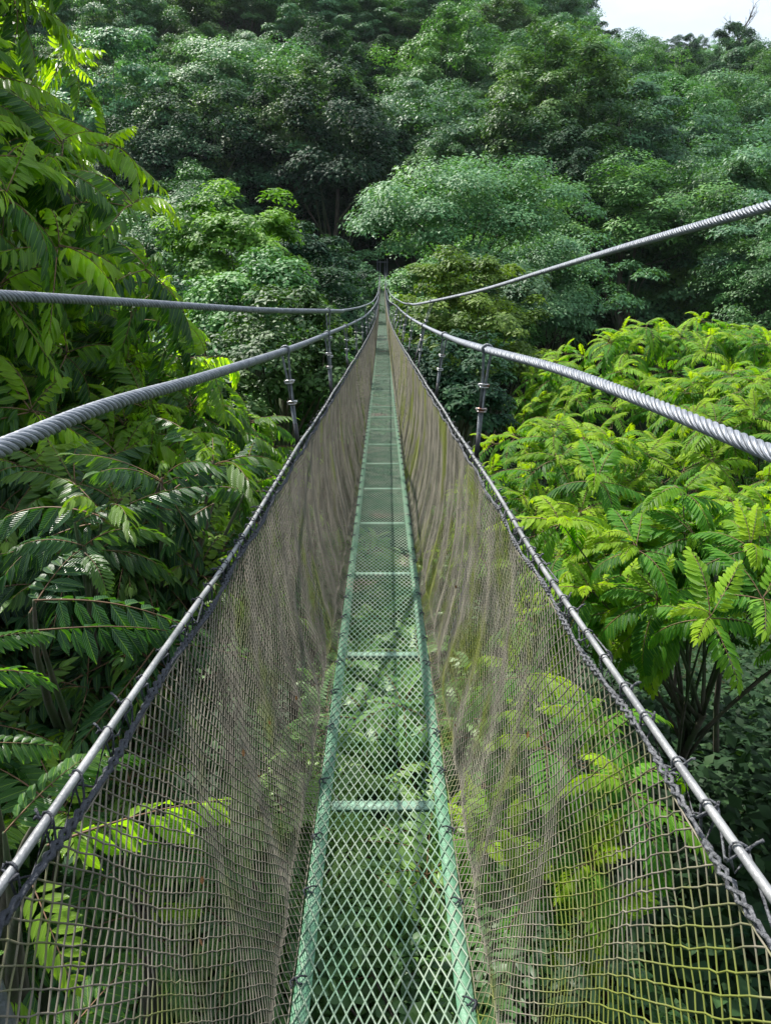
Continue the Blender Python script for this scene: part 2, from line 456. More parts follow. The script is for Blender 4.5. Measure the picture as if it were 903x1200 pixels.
# expanded-metal deck lattice: diamonds 28 mm wide, 65 mm long
def lattice(m0, m1, ncol, la, wid, thick):
    a = 2 * HALF / (ncol * 2)            # half diamond width
    b = la / 2
    nk = int((m1 - m0) / b)
    K = np.arange(nk)
    segA, segB = [], []
    for j in range(ncol * 2):
        k = K[(K + j) % 2 == 0]
        segA.append(np.stack([np.full(len(k), -HALF + j * a), m0 + k * b], -1)); segB.append(np.stack([np.full(len(k), -HALF + (j + 1) * a), m0 + (k + 1) * b], -1))
        k = K[(K + j) % 2 == 1]
        segA.append(np.stack([np.full(len(k), -HALF + (j + 1) * a), m0 + k * b], -1)); segB.append(np.stack([np.full(len(k), -HALF + j * a), m0 + (k + 1) * b], -1))
    A = np.concatenate(segA); Bq = np.concatenate(segB)
    A3 = np.column_stack([A, deck_z(A[:, 1])]); B3 = np.column_stack([Bq, deck_z(Bq[:, 1])])
    d = (B3 - A3)
    n2 = np.column_stack([-d[:, 1], d[:, 0], np.zeros(len(d))]); n2 /= np.linalg.norm(n2, axis=1)[:, None]
    h = np.array([0, 0, thick])
    tilt = np.sign(d[:, 0])[:, None] * 0
    w = n2 * wid / 2
    # thin bar: 4 corner lines
    V = np.stack([A3 - w, A3 + w, A3 + w - h, A3 - w - h, B3 - w, B3 + w, B3 + w - h, B3 - w - h], axis=1)
    q = [(0,1,5,4),(1,2,6,5),(2,3,7,6),(3,0,4,7)]
    tt = []
    for a_,b_,c_,d_ in q: tt += [(a_,b_,c_),(a_,c_,d_)]
    T = (np.array(tt)[None] + (np.arange(len(A3)) * 8)[:, None, None]).reshape(-1, 3)
    return V.reshape(-1, 3), T
mb = MB(); mb.add(*lattice(-2.0, 30, 15, 0.065, 0.0041, 0.0018)); mb.add(*lattice(30, END, 8, 0.12, 0.0092, 0.0036))
part('deck_lattice', mb, M_lattice)

ms = np.concatenate([np.arange(-2.0, 20, 0.5), np.arange(20, END + 0.1, 1.0)])
for s in (-1, 1):
    mb = MB()
    prof = [(0.2135, -0.004), (0.172, -0.004), (0.172, -0.009), (0.2085, -0.009), (0.2085, -0.045), (0.2135, -0.045)]
    n = len(prof)
    V = np.array([[(s * u, m, float(deck_z(m)) + w) for (u, w) in prof] for m in ms]).reshape(-1, 3)
    i = np.arange(len(ms) - 1)[:, None] * n; j = np.arange(n)[None]; j2 = (j + 1) % n
    T = np.concatenate([np.stack([i + j, i + j2, i + n + j2], -1).reshape(-1, 3), np.stack([i + j, i + n + j2, i + n + j], -1).reshape(-1, 3)])
    mb.add(V, T)
    part('edge_beam', mb, M_green)
# cross bars
mb = MB(); mb.box((-0.168, -0.022, -0.008), (0.168, 0.022, -0.0022)); mb.box((-0.168, 0.016, -0.042), (0.168, 0.022, -0.0085))
bar0 = link_mesh('cross_bar', np.concatenate(mb.V), np.concatenate(mb.T), M_bar, bridge)
k = 0
for m in np.arange(-0.16, END - 0.5, 1.142):
    o = bar0 if k == 0 else bar0.copy()
    if k: C.objects.link(o); o.parent = bridge
    o.location = Vector((0, m, float(deck_z(m)))) - Vector(B0)
    o.rotation_euler = (math.atan(-0.046 + 0.001 * m), 0, 0)
    k += 1

# hand rails
for s in (-1, 1):
    mb = MB()
    mm = np.concatenate([np.arange(-3, 12, 0.1), np.arange(12, END, 0.8)])
    P = np.column_stack([s * rail_x(mm), mm, rail_z(mm)])
    P[:, 2] += 0.004 * np.sin(mm * 2.7 + s) + 0.002 * np.sin(mm * 6.1)
    mb.tube(P, 0.0056, 10)
    part('handrail', mb, M_rail, smooth=True)

# side nets : diamond-hung cord net
def net_xyz(s, m, t):
    """t 0 at the deck edge .. 1 just under the rail"""
    xr = rail_x(m) - 0.010
    base = HALF + 0.006
    lean = np.power(t, 0.92)
    u = base + (xr - base) * lean
    u = u + (0.012 + 0.040 * np.clip((m - 0.5) / 1.5, 0, 1)) * np.sin(pi * np.clip(t, 0, 1)) ** 1.2 * np.clip((xr - 0.20) / 0.2, 0.1, 1)      # hangs outward
    u = u + 0.018 * np.exp(-((t - 0.05) / 0.045) ** 2) * (1 - np.exp(-t / 0.02))
    # loose folds running down the net
    ph = 0.9 * np.sin(m * 1.3 + s) + 0.5 * np.sin(m * 3.1 + 2 * s)
    fold = np.sin(2 * pi * m / 0.34 + ph + 1.5 * t) * 0.55 + np.sin(2 * pi * m / 0.21 + 2 * ph - 2 * t) * 0.3 + 0.6 * np.sin(2 * pi * m / 1.15 + 1.7 * s)
    amp = (0.006 + 0.003 * np.clip((m - 2) / 4, 0, 1)) * (1 - t) ** 0.7 * np.clip(t / 0.12, 0, 1) + 0.002
    u = u + fold * amp
    z = deck_z(m) - 0.004 + (0.976 - 0.016 * (0.5 + 0.5 * np.sin(2 * pi * m / 0.62 + s))) * t - 0.016 * np.exp(-((t - 0.09) / 0.04) ** 2)
    mm = m + 0.010 * np.sin(2 * pi * m / 0.34 + ph + 7 * t) * np.sin(pi * np.clip(t, 0, 1))
    return np.stack([s * u, mm, z], -1)
def net_piece(s, m0, m1, a, rows, r, k, knots=0.0):
    nk = int((m1 - m0) / a) + 1
    K, Lr = np.meshgrid(np.arange(nk), np.arange(rows + 1), indexing='ij')
    P = net_xyz(s, m0 + K * a, Lr / rows)
    jit = rng.normal(0, a * 0.06, P.shape); jit[:, 0] = 0; jit[:, -1] = 0
    P = P + jit * [[0.5, 1, 1]]
    ok = (K + Lr) % 2 == 0
    Vs, Ts = [], []
    mb_ = MB()
    for dl in (1, -1):
        sel = ok & (K < nk - 1) & (Lr + dl >= 0) & (Lr + dl <= rows)
        i, j = np.nonzero(sel)
        mb_.add(*seg_tubes(P[i, j], P[i + 1, j + dl], r, k))
    # the first/last row also has a running cord
    for row in (0, rows):
        mb_.add(*tube(P[:, row], r * 1.1, 4, False))
    if knots:
        i, j = np.nonzero(ok & (m0 + K * a < knots))
        oc = np.array([(1,0,0),(-1,0,0),(0,1,0),(0,-1,0),(0,0,1),(0,0,-1)], float)
        ot = np.array([(0,2,4),(2,1,4),(1,3,4),(3,0,4),(2,0,5),(1,2,5),(3,1,5),(0,3,5)])
        Q = P[i, j]; n_ = len(Q)
        sc_ = r * rng.uniform(1.6, 2.2, (n_, 1, 3))
        mb_.add((Q[:, None] + oc[None] * sc_).reshape(-1, 3), (ot[None] + (np.arange(n_) * 6)[:, None, None]).reshape(-1, 3))
    return mb_
for s in (-1, 1):
    mb = MB()
    for args in ((-1.2, 9, 0.0150, 62, 0.00130, 4, 4.5), (9, 26, 0.033, 30, 0.0025, 3, 0), (26, END, 0.066, 16, 0.0050, 3, 0)):
        q = net_piece(s, *args)
        for v_, t_ in zip(q.V, q.T):
            mb.add(v_, t_ - (t_.min() if len(t_) else 0))
    mb.A = [0.15 * np.exp(-((v_[:, 1] - 0.45) / 0.55) ** 2) * np.clip((deck_z(v_[:, 1]) + 0.95 - v_[:, 2]) / 0.25, 0, 1) * (1 if s > 0 else 0.1) for v_ in mb.V]
    part('side_net', mb, M_netL if s < 0 else M_netR)

# selvedge rope under each rail, lacing round the rail and ties at the deck edge
for s in (-1, 1):
    mb = MB()
    m = np.concatenate([np.arange(-1.2, 16, 0.02), np.arange(16, END, 0.4)])
    w = 0.5 + 0.5 * np.sin(2 * pi * m / 0.62 + s)
    P = np.column_stack([s * (rail_x(m) - 0.010), m, rail_z(m) - 0.020 - 0.016 * w])
    P2 = P + np.column_stack([0.0045 * np.cos(2 * pi * m / 0.045), 0 * m, 0.0055 * np.sin(2 * pi * m / 0.045)])
    P3 = P - np.column_stack([0.0045 * np.cos(2 * pi * m / 0.045), 0 * m, 0.0055 * np.sin(2 * pi * m / 0.045)])
    near = m < 16
    rr = 0.0036 if s < 0 else 0.0028
    mb.tube(P2[near], rr, 6); mb.tube(P3[near], rr, 6); mb.tube(P[~near], 0.006, 5)
    part('selvedge_rope', mb, M_rope if s < 0 else M_grey_rope, smooth=True)
    lace = []
    # loose lacing that climbs from net to rail every few centimetres, with knots and tails
    mk = -1.0
    while mk < 34:
        stp = random.uniform(0.05, 0.12) if mk < 3 else (random.uniform(0.10, 0.2) if mk < 8 else 0.4)
        c = np.array([s * float(rail_x(mk)), mk, float(rail_z(mk))])
        ang = np.linspace(0, 2 * pi, 9)
        drop = random.uniform(0.02, 0.055)
        ring = np.column_stack([c[0] + 0.0082 * np.cos(ang), c[1] + 0.010 * np.sin(ang * 0.5), c[2] + 0.0082 * np.sin(ang) + np.where(np.sin(ang) < -0.5, -drop * (-np.sin(ang) - 0.5) * 2, 0)])
        lace += list(ring)
        if mk < 14:
            for _ in range(random.choice((1, 2, 2))):
                d = np.array([s * random.uniform(0.2, 1) * random.choice((1, 1, -0.6)), random.uniform(-.7, .7), random.uniform(-0.5, 0.8)]) * random.uniform(0.007, 0.019)
                b_ = c + np.array([s * 0.008, 0, 0.006]) * random.choice((1, 1, -2))
                lace += [b_, b_ + d * 0.5 + (0, 0, 0.003), b_ + d, b_ + d * 0.97 + (0, 0.002, 0), b_ + (0, .001, 0)]
        if random.random() < 0.55:
            z2 = random.uniform(0.02, 0.045)
            lace += [c + (0, 0, -0.008), c + (-s * 0.004, stp * 0.4, -z2), c + (-s * 0.002, stp * 0.9, -0.012)]
        mk += stp
    mb = MB(); mb.tube(np.array(lace), 0.0019, 4)
    part('rail_lacing', mb, M_rope if s < 0 else M_grey_rope)
    # black cord ties holding the net to the edge beam
    mb = MB(); ang = np.linspace(0, 2 * pi, 9)
    c = np.zeros(3)
    lp = [np.array([s * 0.013 * cos(q), 0.006 * sin(2 * q), -0.002 + 0.010 * sin(q)]) for q in ang]
    lp += [np.array([s * .006, 0, .008]), np.array([-s * .012, .008, .014]), np.array([-s * .020, .016, .006]), np.array([-s * .012, .009, .013]), np.array([s * .006, 0, .008]), np.array([s * .006, -.014, .016]), np.array([-s * .004, -.026, .008])]
    mb.tube(np.array(lp), 0.0024, 5)
    tie0 = link_mesh('net_tie', np.concatenate(mb.V), np.concatenate(mb.T), M_rope, bridge)
    for k, mk in enumerate(np.arange(0.25, 14, 0.29)):
        o = tie0 if k == 0 else tie0.copy()
        if k: C.objects.link(o); o.parent = bridge
        mk = mk + random.uniform(-.04, .04)
        o.location = Vector((s * (HALF - 0.004), mk, float(deck_z(mk)))) - Vector(B0)
        o.rotation_euler = (random.uniform(-.3, .3), random.uniform(-.2, .2), random.uniform(-.5, .5))

# main cables
def stranded(path_pts, rad, m_near, name, nstr=6, lay=0.135):
    P = smooth_path(path_pts, 0.012)
    near = P[:, 1] < m_near
    Pn = P[near]
    step = np.linalg.norm(np.diff(Pn, axis=0), axis=1)
    S = np.concatenate([[0], np.cumsum(step)])
    # resample near part evenly
    ss = np.arange(0, S[-1], 0.009)
    Pn = np.column_stack([np.interp(ss, S, Pn[:, i]) for i in range(3)])
    t, a, b = frames(Pn)
    rs = rad * 0.36
    Rr = rad - rs * 0.92
    Vs, Ts, Us, n0 = [], [], [], 0
    K = 10
    ang = np.arange(K) / K * 2 * pi
    for q in range(nstr):
        # right-hand lay
        th = 2 * pi * ss / lay + 2 * pi * q / nstr
        rad_dir = a * np.cos(th)[:, None] + b * np.sin(th)[:, None]
        tan_dir = np.cross(t, rad_dir)
        cen = Pn + rad_dir * Rr
        V = cen[:, None] + rs * (rad_dir[:, None] * np.cos(ang)[None, :, None] + 1.12 * tan_dir[:, None] * np.sin(ang)[None, :, None])
        n = len(ss)
        i = np.arange(n - 1)[:, None] * K; j = np.arange(K)[None]; j2 = (j + 1) % K
        T = np.concatenate([np.stack([i + j, i + j2, i + K + j2], -1).reshape(-1, 3), np.stack([i + j, i + K + j2, i + K + j], -1).reshape(-1, 3)])
        u = ang[None] * 9 + ss[:, None] * 150                     # wires wound round the strand
        Vs.append(V.reshape(-1, 3)); Ts.append(T + n0); Us.append(u.ravel()); n0 += n * K
    Vn = np.concatenate(Vs) - B0
    Tn = np.concatenate(Ts)
    Pf = P[~near | (P[:, 1] > m_near - 0.1)]
    keep = np.concatenate([np.arange(0, len(Pf), 20), [len(Pf) - 1]])
    Vf, Tf = tube(Pf[keep], rad * 0.97, 8)
    Vall = np.concatenate([Vn, Vf - B0]); Tall = np.concatenate([Tn, Tf + len(Vn)])
    idx = np.concatenate([np.zeros(len(Tn), int), np.ones(len(Tf), int)])
    wu = np.concatenate([np.concatenate(Us), np.zeros(len(Vf))])
    link_mesh(name, Vall, Tall, [M_wire, M_cable_far], bridge, {'wu': wu}, True, idx)
    return P

def far_pts(x1, x2, off, side, ms_=(30, 45, 60, 80, 104.5)):
    out = []
    for m in ms_:
        f = (m - 30) / 74.5
        lift = off + 0.000 * m + 0.9 * max(0, (m - 80) / 25) ** 2
        out.append((side * (x1 + (x2 - x1) * f), m, float(deck_z(m)) + lift))
    return out
CR = 0.0145
def extend(p0, p1, d):
    p0 = np.array(p0); p1 = np.array(p1)
    v = (p0 - p1) / np.linalg.norm(p0 - p1)
    return p0 + v * d
lowL = [at(0, 525, 1.12), at(100, 483.5, 1.45), at(225, 446, 2.1), at(334, 411, 3.35), at(383, 391.5, 5.4), at(410, 380, 8.6), at(428, 370, 14), at(436, 362, 20)] + far_pts(0.215, 0.25, 1.46, -1)
lowR = [at(903, 531, 1.22), at(751, 468.5, 1.68), at(663, 435.5, 2.2), at(571, 410, 3.02), at(521, 393, 5.2), at(488, 377, 8.8), at(471, 365, 15), at(464, 358, 22)] + far_pts(0.27, 0.27, 1.48, 1)
upL = [at(0, 346, 2.05), at(150, 354, 2.85), at(300, 363, 4.0), at(384, 364.5, 5.48), at(403, 363.5, 8.6), at(424, 359, 14), at(436, 353.5, 21)] + far_pts(0.23, 0.30, 1.66, -1)
upR = [at(903, 241, 2.15), at(740, 287, 3.35), at(640, 317, 5.0), at(560, 341, 6.9), at(506, 353, 8.35), at(480, 356, 12.5), at(467, 352, 20)] + far_pts(0.36, 0.34, 1.68, 1)
paths = {}
for key, pts in (('lowL', lowL), ('lowR', lowR), ('upL', upL), ('upR', upR)):
    pts = [extend(pts[0], pts[1], 3.2)] + [np.array(p) for p in pts]
    paths[key] = stranded(pts, CR, 12.0, 'main_cable')
def on_path(key, m):
    P = paths[key]
    return np.array([np.interp(m, P[:, 1], P[:, 0]), m, np.interp(m, P[:, 1], P[:, 2])])

# dead leaves caught in the nets
for k in range(18):
    s = -1 if k < 11 else 1
    m_ = random.uniform(0.95, 3.2); t_ = random.uniform(0.12, 0.7)
    p_ = net_xyz(s, np.array(m_), np.array(t_))
    if k == 0:
        xs_ = [(-.5, 0), (-.25, .16), (0, .22), (.28, .15), (.5, 0), (.28, -.15), (0, -.22), (-.25, -.16)]
        V = np.array([(x_, y_, 0.12 * x_ * x_ + 0.25 * y_ * y_ * 4) for x_, y_ in xs_] + [(0, 0, 0)]) * 0.034
        T = np.array([(i, (i + 1) % 8, 8) for i in range(8)])
        dl = link_mesh('dead_leaf', V, T, M_dead); o = dl
    else:
        o = dl.copy(); C.objects.link(o)
    o.location = (p_[0] - s * 0.004, p_[1], p_[2]); o.rotation_euler = (random.uniform(-.6, .6), s * random.uniform(-1.5, -1.1), random.uniform(0, 6.28))
    o.scale = (random.uniform(.35, .7),) * 3
    tag(o, 'small curled orange-brown dead leaf caught in the cords of the side net', 'leaf', 'dead leaves caught in the nets')

# hangers: doubled wire rope looped over a cable, clamped, down to the rail and the deck edge
def hanger(s, m, key, thick=1.0):
    top = on_path(key, m)
    railp = np.array([s * (float(rail_x(m)) + 0.012), m, float(rail_z(m))])
    deckp = np.array([s * 0.222, m, float(deck_z(m)) - 0.03])
    d = railp - top; ln = np.linalg.norm(d); d /= ln
    side = np.array([1.0, 0, 0]); side -= d * d.dot(side); side /= np.linalg.norm(side)
    fwd = np.array([0, 1.0, 0])
    r = 0.0054 * thick
    mb = MB()
    # loop over the cable
    g = CR + r
    ang = np.linspace(-0.25 * pi, 1.25 * pi, 12)
    arc = [top - d * 0 + side * g * cos(a_) + np.array([0, 0, 1.0]) * g * sin(a_) for a_ in ang]
    lo1 = top + d * (ln * 0.30 + 0.01); lo2 = top + d * (ln * 0.55)
    w_ = r * 1.05
    path = [lo2 + side * w_, lo1 + side * w_] + arc + [lo1 - side * w_, lo2 - side * w_]
    if ln > 0.12:
        mb.tube(np.array(path), r, 6)
        mb.tube(np.array([lo1 + side * w_, (lo2 + railp) / 2 + side * w_ * .6, railp - d * 0.03]), r, 6)
    low = [net_xyz(s, np.array(m), np.array(t_)) + np.array([s * (0.030 if m > 1 else 0.016), 0, 0]) for t_ in (0.8, 0.6, 0.4, 0.2, 0.06)]
    mb.tube(np.array([lo2 - side * w_, railp] + low + [deckp]), r * 1.25, 6)
    h = part('hanger', mb, M_hanger, smooth=True)
    if m < 24:
        for f in ((lo1, 0), (lo2, 1)):
            cb = MB(); p = f[0]
            for zz in (-0.006, 0.006):
                a2 = np.linspace(0, pi, 7)
                cb.tube(np.array([p + d * zz + side * 0.017 * cos(q) - fwd * (0.006 + 0.012 * sin(q)) for q in a2]), 0.0032, 5)
            cb.add(*tube(np.array([p - side * 0.021 + d * 0.0, p + side * 0.021]), 0.0085, 6))
            cb.add(*tube(np.array([p + side * 0.018 - fwd * .004, p + side * 0.018 + fwd * 0.020]), 0.0048, 6))
            cb.add(*tube(np.array([p - side * 0.018 - fwd * .004, p - side * 0.018 + fwd * 0.020]), 0.0048, 6))
            V = np.concatenate(cb.V) - B0
            link_mesh('clamp', V, np.concatenate(cb.T), M_clamp, h)
        sb = MB(); sb.tube(np.array([railp - d * ln * 0.22, railp + d * 0.02]), r * 1.9, 7)
        V = np.concatenate(sb.V) - B0
        link_mesh('sleeve', V, np.concatenate(sb.T), M_sleeve, h, smooth=True)
    return h
for s, key, ms_ in ((-1, 'lowL', [0.60, 3.35] + list(5.4 + 2.28 * np.arange(0, 43))), (1, 'lowR', [0.55, 3.02, 5.2] + list(7.5 + 2.28 * np.arange(0, 42)))):
    for m in ms_:
        if m > END - 1: continue
        hanger(s, float(m), key, 1.0 if m > 1 else 1.5)
hanger(-1, 5.48, 'upL', 0.85); hanger(1, 8.35, 'upR', 0.85)
for m in (15.4, 24.6): hanger(-1, m, 'upL', 0.85)
for m in (12.9, 19.8, 29.0): hanger(1, m, 'upR', 0.85)

# far end tower frame and landing
tw = empty('bridge_tower', (0, END + 0.3, -2.3))
tag(tw, 'dark steel portal frame at the far end of the footbridge under the trees', 'tower')
for s in (-1, 1):
    mb = MB(); mb.box((s * 0.62 - 0.09, -0.09, -1.5), (s * 0.62 + 0.09, 0.09, 4.1)); mb.build('post', M_hanger, tw)
mb = MB(); mb.box((-0.75, -0.07, 3.55), (0.75, 0.07, 3.75)); mb.build('crossbeam', M_hanger, tw)
ld = empty('landing_platform', (0, END + 1.6, float(deck_z(END))))
tag(ld, 'small wooden landing platform where the footbridge meets the hillside', 'platform')
mb = MB()
for i in range(12): mb.box((-0.9, -1.3 + i * 0.22, -0.05), (0.9, -1.3 + i * 0.22 + 0.20, 0.0))
mb.build('deck_boards', M_wood, ld)
for s in (-1, 1):
    mb = MB(); mb.box((s * 0.85 - 0.05, -1.2, -1.6), (s * 0.85 + 0.05, -1.1, 1.0)); mb.build('post', M_wood, ld)

# ------------------------------------------------------------ foliage makers
def unit(v): return v / (np.linalg.norm(v, axis=-1, keepdims=True) + 1e-9)

SIMPLE_V = np.array([(0, 0, 0), (0.45, 0.24, 0.05), (0.45, -0.24, 0.05), (1, 0, -0.08)], float)
SIMPLE_T = np.array([(0, 2, 1), (1, 2, 3)])
BROAD_V = np.array([(0, 0, 0), (0.28, 0.22, 0.06), (0.28, 0, 0.02), (0.28, -0.22, 0.06), (0.68, 0.20, 0.03), (0.68, 0, -0.02), (0.68, -0.20, 0.03), (1.0, 0, -0.14)], float)
BROAD_T = np.array([(0,2,1),(0,3,2),(1,2,4),(2,5,4),(2,3,5),(3,6,5),(4,5,7),(5,6,7)])

def fine_template():
    st = [(0.10, 0.10), (0.28, 0.20), (0.50, 0.235), (0.72, 0.19), (0.89, 0.10)]
    V = [(0, 0, 0)]
    for i, (x, w) in enumerate(st):
        d = -0.20 * x ** 2
        rip = 0.012 * (-1) ** i
        V += [(x, w, d + 0.055 * w / 0.2 + rip), (x, 0, d), (x, -w, d + 0.055 * w / 0.2 - rip)]
    V.append((1.0, 0, -0.24))
    T = [(0, 2, 1), (0, 3, 2)]
    for i in range(4):
        a = 1 + 3 * i; b = a + 3
        T += [(a, a + 1, b), (a + 1, b + 1, b), (a + 1, a + 2, b + 1), (a + 2, b + 2, b + 1)]
    T += [(13, 14, 16), (14, 15, 16)]
    return np.array(V, float), np.array(T)
FINE_V, FINE_T = fine_template()

def clump_crown(seed, R_=6.0, H_=5.0, nclump=80, nleaf=330, leaf=0.28, csize=0.30, flat=0.55, tmpl='simple', lift=0.0, lean=1.0, inner=0.25, up_bias=0.9):
    """crown built of leafy shelves: returns V, T, tint; origin at the crown's centre"""
    g = np.random.default_rng(seed)
    d = g.normal(size=(nclump * 3, 3)); d = unit(d)
    d = d[d[:, 2] > -0.45][:nclump]
    n = len(d)
    rr = np.where(g.random(n) < inner, g.uniform(0.35, 0.75, n), g.uniform(0.78, 1.08, n))
    cen = d * rr[:, None] * [R_, R_, H_]
    lob = 1 + 0.22 * np.sin(3 * np.arctan2(d[:, 1], d[:, 0]) + seed) + 0.12 * np.sin(5 * np.arctan2(d[:, 1], d[:, 0]) + 2 * seed)
    cen[:, :2] *= lob[:, None]
    cr = R_ * csize * g.uniform(0.65, 1.35, n)
    # leaves
    ld_ = unit(g.normal(size=(n, nleaf, 3)))
    ld_[..., 2] = np.abs(ld_[..., 2]) * 1.0 - 0.25 * g.random((n, nleaf))
    rad = g.uniform(0.25, 1.0, (n, nleaf)) ** 0.45
    # twigs: gather leaves in small tufts
    tuft = unit(g.normal(size=(n, 14, 3))); tuft[..., 2] = np.abs(tuft[..., 2]) - 0.15
    ti = g.integers(0, 14, (n, nleaf))
    tv = np.take_along_axis(tuft, ti[..., None], axis=1)
    ld_ = unit(ld_ * 0.55 + tv * 0.75)
    off = ld_ * rad[..., None] * cr[:, None, None] * [1, 1, flat]
    edge = unit(cen)[:, None] * 1.0
    off[..., 2] -= 0.10 * (off[..., 0] ** 2 + off[..., 1] ** 2) / cr[:, None]
    pos = (cen[:, None] + off).reshape(-1, 3)
    nrm = unit((ld_ * 0.7 + np.array([0, 0, up_bias]) + 0.35 * edge + g.normal(0, 0.38, ld_.shape)).reshape(-1, 3))
    ax = g.normal(size=pos.shape) + 0.8 * off.reshape(-1, 3) / leaf / 6; ax = unit(ax - nrm * (ax * nrm).sum(1, keepdims=True))
    M = basis(ax, nrm)
    s = leaf * g.uniform(0.6, 1.3, len(pos))
    tv_, tt_ = (SIMPLE_V, SIMPLE_T) if tmpl == 'simple' else (BROAD_V, BROAD_T)
    V, T = place(tv_, tt_, pos, M, s)
    ctint = g.uniform(0.15, 0.75, n)
    tint = np.clip(np.repeat(ctint, nleaf) + g.normal(0, 0.16, len(pos)), 0, 1)
    tint = np.repeat(tint, len(tv_))
    return V, T, tint, cen

def trunk_mesh(name, seed, cen, H, R_, mat, r0=0.28, parent=None, droot=3.0, nl=14):
    """trunk from z=-1 (root, unit height) ... built in crown-centred coordinates: crown centre at 0, root at -H"""
    g = np.random.default_rng(seed + 99)
    mb_ = MB()
    z = np.linspace(-H, -R_ * 0.1, 8)
    P = np.column_stack([0.25 * np.sin(z * 0.3 + seed) * (z - z[0]) / H * 3, 0.25 * np.cos(z * 0.23 + seed) * (z - z[0]) / H * 3, z])
    mb_.tube(P, np.linspace(r0, r0 * 0.45, 8), 8)
    idx = g.permutation(len(cen))[:nl]
    for i in idx:
        f = g.uniform(0.45, 1.0)
        a_ = P[int(f * 7)]
        e_ = cen[i] * 0.95
        mid = (a_ + e_) / 2 + np.array([0, 0, -0.12 * np.linalg.norm(e_ - a_)])
        t = np.linspace(0, 1, 6)[:, None]
        q = (1 - t) ** 2 * a_ + 2 * t * (1 - t) * mid + t ** 2 * e_
        mb_.tube(q, np.linspace(r0 * 0.34, r0 * 0.07, 6), 5)
    return mb_

def hill_tree_proto(name, seed, mat, bark, kw, trunkH=9, r0=0.28):
    V, T, tint, cen = clump_crown(seed, **kw)
    root = empty(name)
    cr = link_mesh('crown', V, T, mat, root, {'tint': tint})
    mb_ = trunk_mesh('trunk', seed, cen, trunkH, kw.get('H_', 5), bark, r0)
    tr = mb_.build('trunk', bark, root, smooth=True)
    return root, cr, tr

def copy_tree(src, loc, rz, sc=1.0, scz=1.0, wx=1.0, mat=None):
    root, cr, tr = src
    n = root.copy(); C.objects.link(n)
    n.location = loc; n.rotation_euler = (0, 0, rz); n.scale = (sc * wx, sc, sc * scz)
    for ch in (cr, tr):
        c = ch.copy(); C.objects.link(c); c.parent = n
        if mat is not None and ch is cr:
            c.material_slots[0].link = 'OBJECT'; c.material_slots[0].material = mat
    return n

# ---- pinnate fronds
def frond_template(seed, pairs=11, droop=0.5, hang=0.35, lmax=0.27, twist=0.0, full=True, fine=False):
    """unit-length frond along +x, z up. returns V, T, kind (0 leaflet, 1 rachis)"""
    g = np.random.default_rng(seed)
    n = 14
    t = np.linspace(0, 1, n)
    ang = 0.25 - droop * 1.6 * t ** 1.3
    dx = np.cos(ang); dz = np.sin(ang)
    X = np.concatenate([[0], np.cumsum((dx[1:] + dx[:-1]) / 2)]) / (n - 1); Z = np.concatenate([[0], np.cumsum((dz[1:] + dz[:-1]) / 2)]) / (n - 1)
    Y = twist * t ** 2
    P = np.column_stack([X, Y, Z])
    Vs, Ts, Ks, n0 = [], [], [], 0
    V, T = tube(P, np.linspace(0.009, 0.003, n), 3, False)
    Vs.append(V); Ts.append(T); Ks.append(np.tile([1.0, 0, 0.5], (len(V), 1))); n0 += len(V)
    tmpl = FINE_V.copy() if fine else (BROAD_V.copy() if full else SIMPLE_V.copy())
    tt = FINE_T if fine else (BROAD_T if full else SIMPLE_T)
    tmpl[:, 1] *= 0.68 if fine else 0.66
    pos, xd, nn, sc = [], [], [], []
    for k in range(pairs):
        f = 0.14 + 0.84 * k / (pairs - 1)
        p = np.array([np.interp(f, t, P[:, i]) for i in range(3)])
        d = np.array([np.interp(f, t, dx), 0, np.interp(f, t, dz)])
        nrm = np.array([-d[2], 0, d[0]])
        ln = lmax * (0.62 + 0.55 * math.sin(pi * min(1, f * 0.92 + 0.05))) * g.uniform(0.9, 1.08)
        for sd in (-1, 1):
            a_ = R(68 - 26 * f + g.uniform(-6, 6))
            h_ = hang * g.uniform(0.7, 1.3)
            ld2 = d * cos(a_) + np.array([0, sd, 0]) * sin(a_) * cos(h_) + np.array([0, 0, -1.0]) * sin(h_) * sin(a_)
            pos.append(p + d * g.uniform(-0.008, 0.008)); xd.append(ld2); nn.append(nrm * cos(h_) + np.array([0, sd, 0]) * sin(h_) + g.normal(0, 0.10, 3)); sc.append(ln)
    pos.append(P[-1]); xd.append(np.array([dx[-1], 0, dz[-1]])); nn.append(np.array([-dz[-1], 0, dx[-1]])); sc.append(lmax * 0.85)
    M = basis(np.array(xd), np.array(nn))
    V, T = place(tmpl, tt, np.array(pos), M, np.array(sc))
    Vs.append(V); Ts.append(T + n0); Ks.append(np.column_stack([np.zeros(len(V)), np.tile(tmpl[:, 0], len(pos)), np.tile(tmpl[:, 1], len(pos))]))
    return np.concatenate(Vs), np.concatenate(Ts), np.concatenate(Ks)

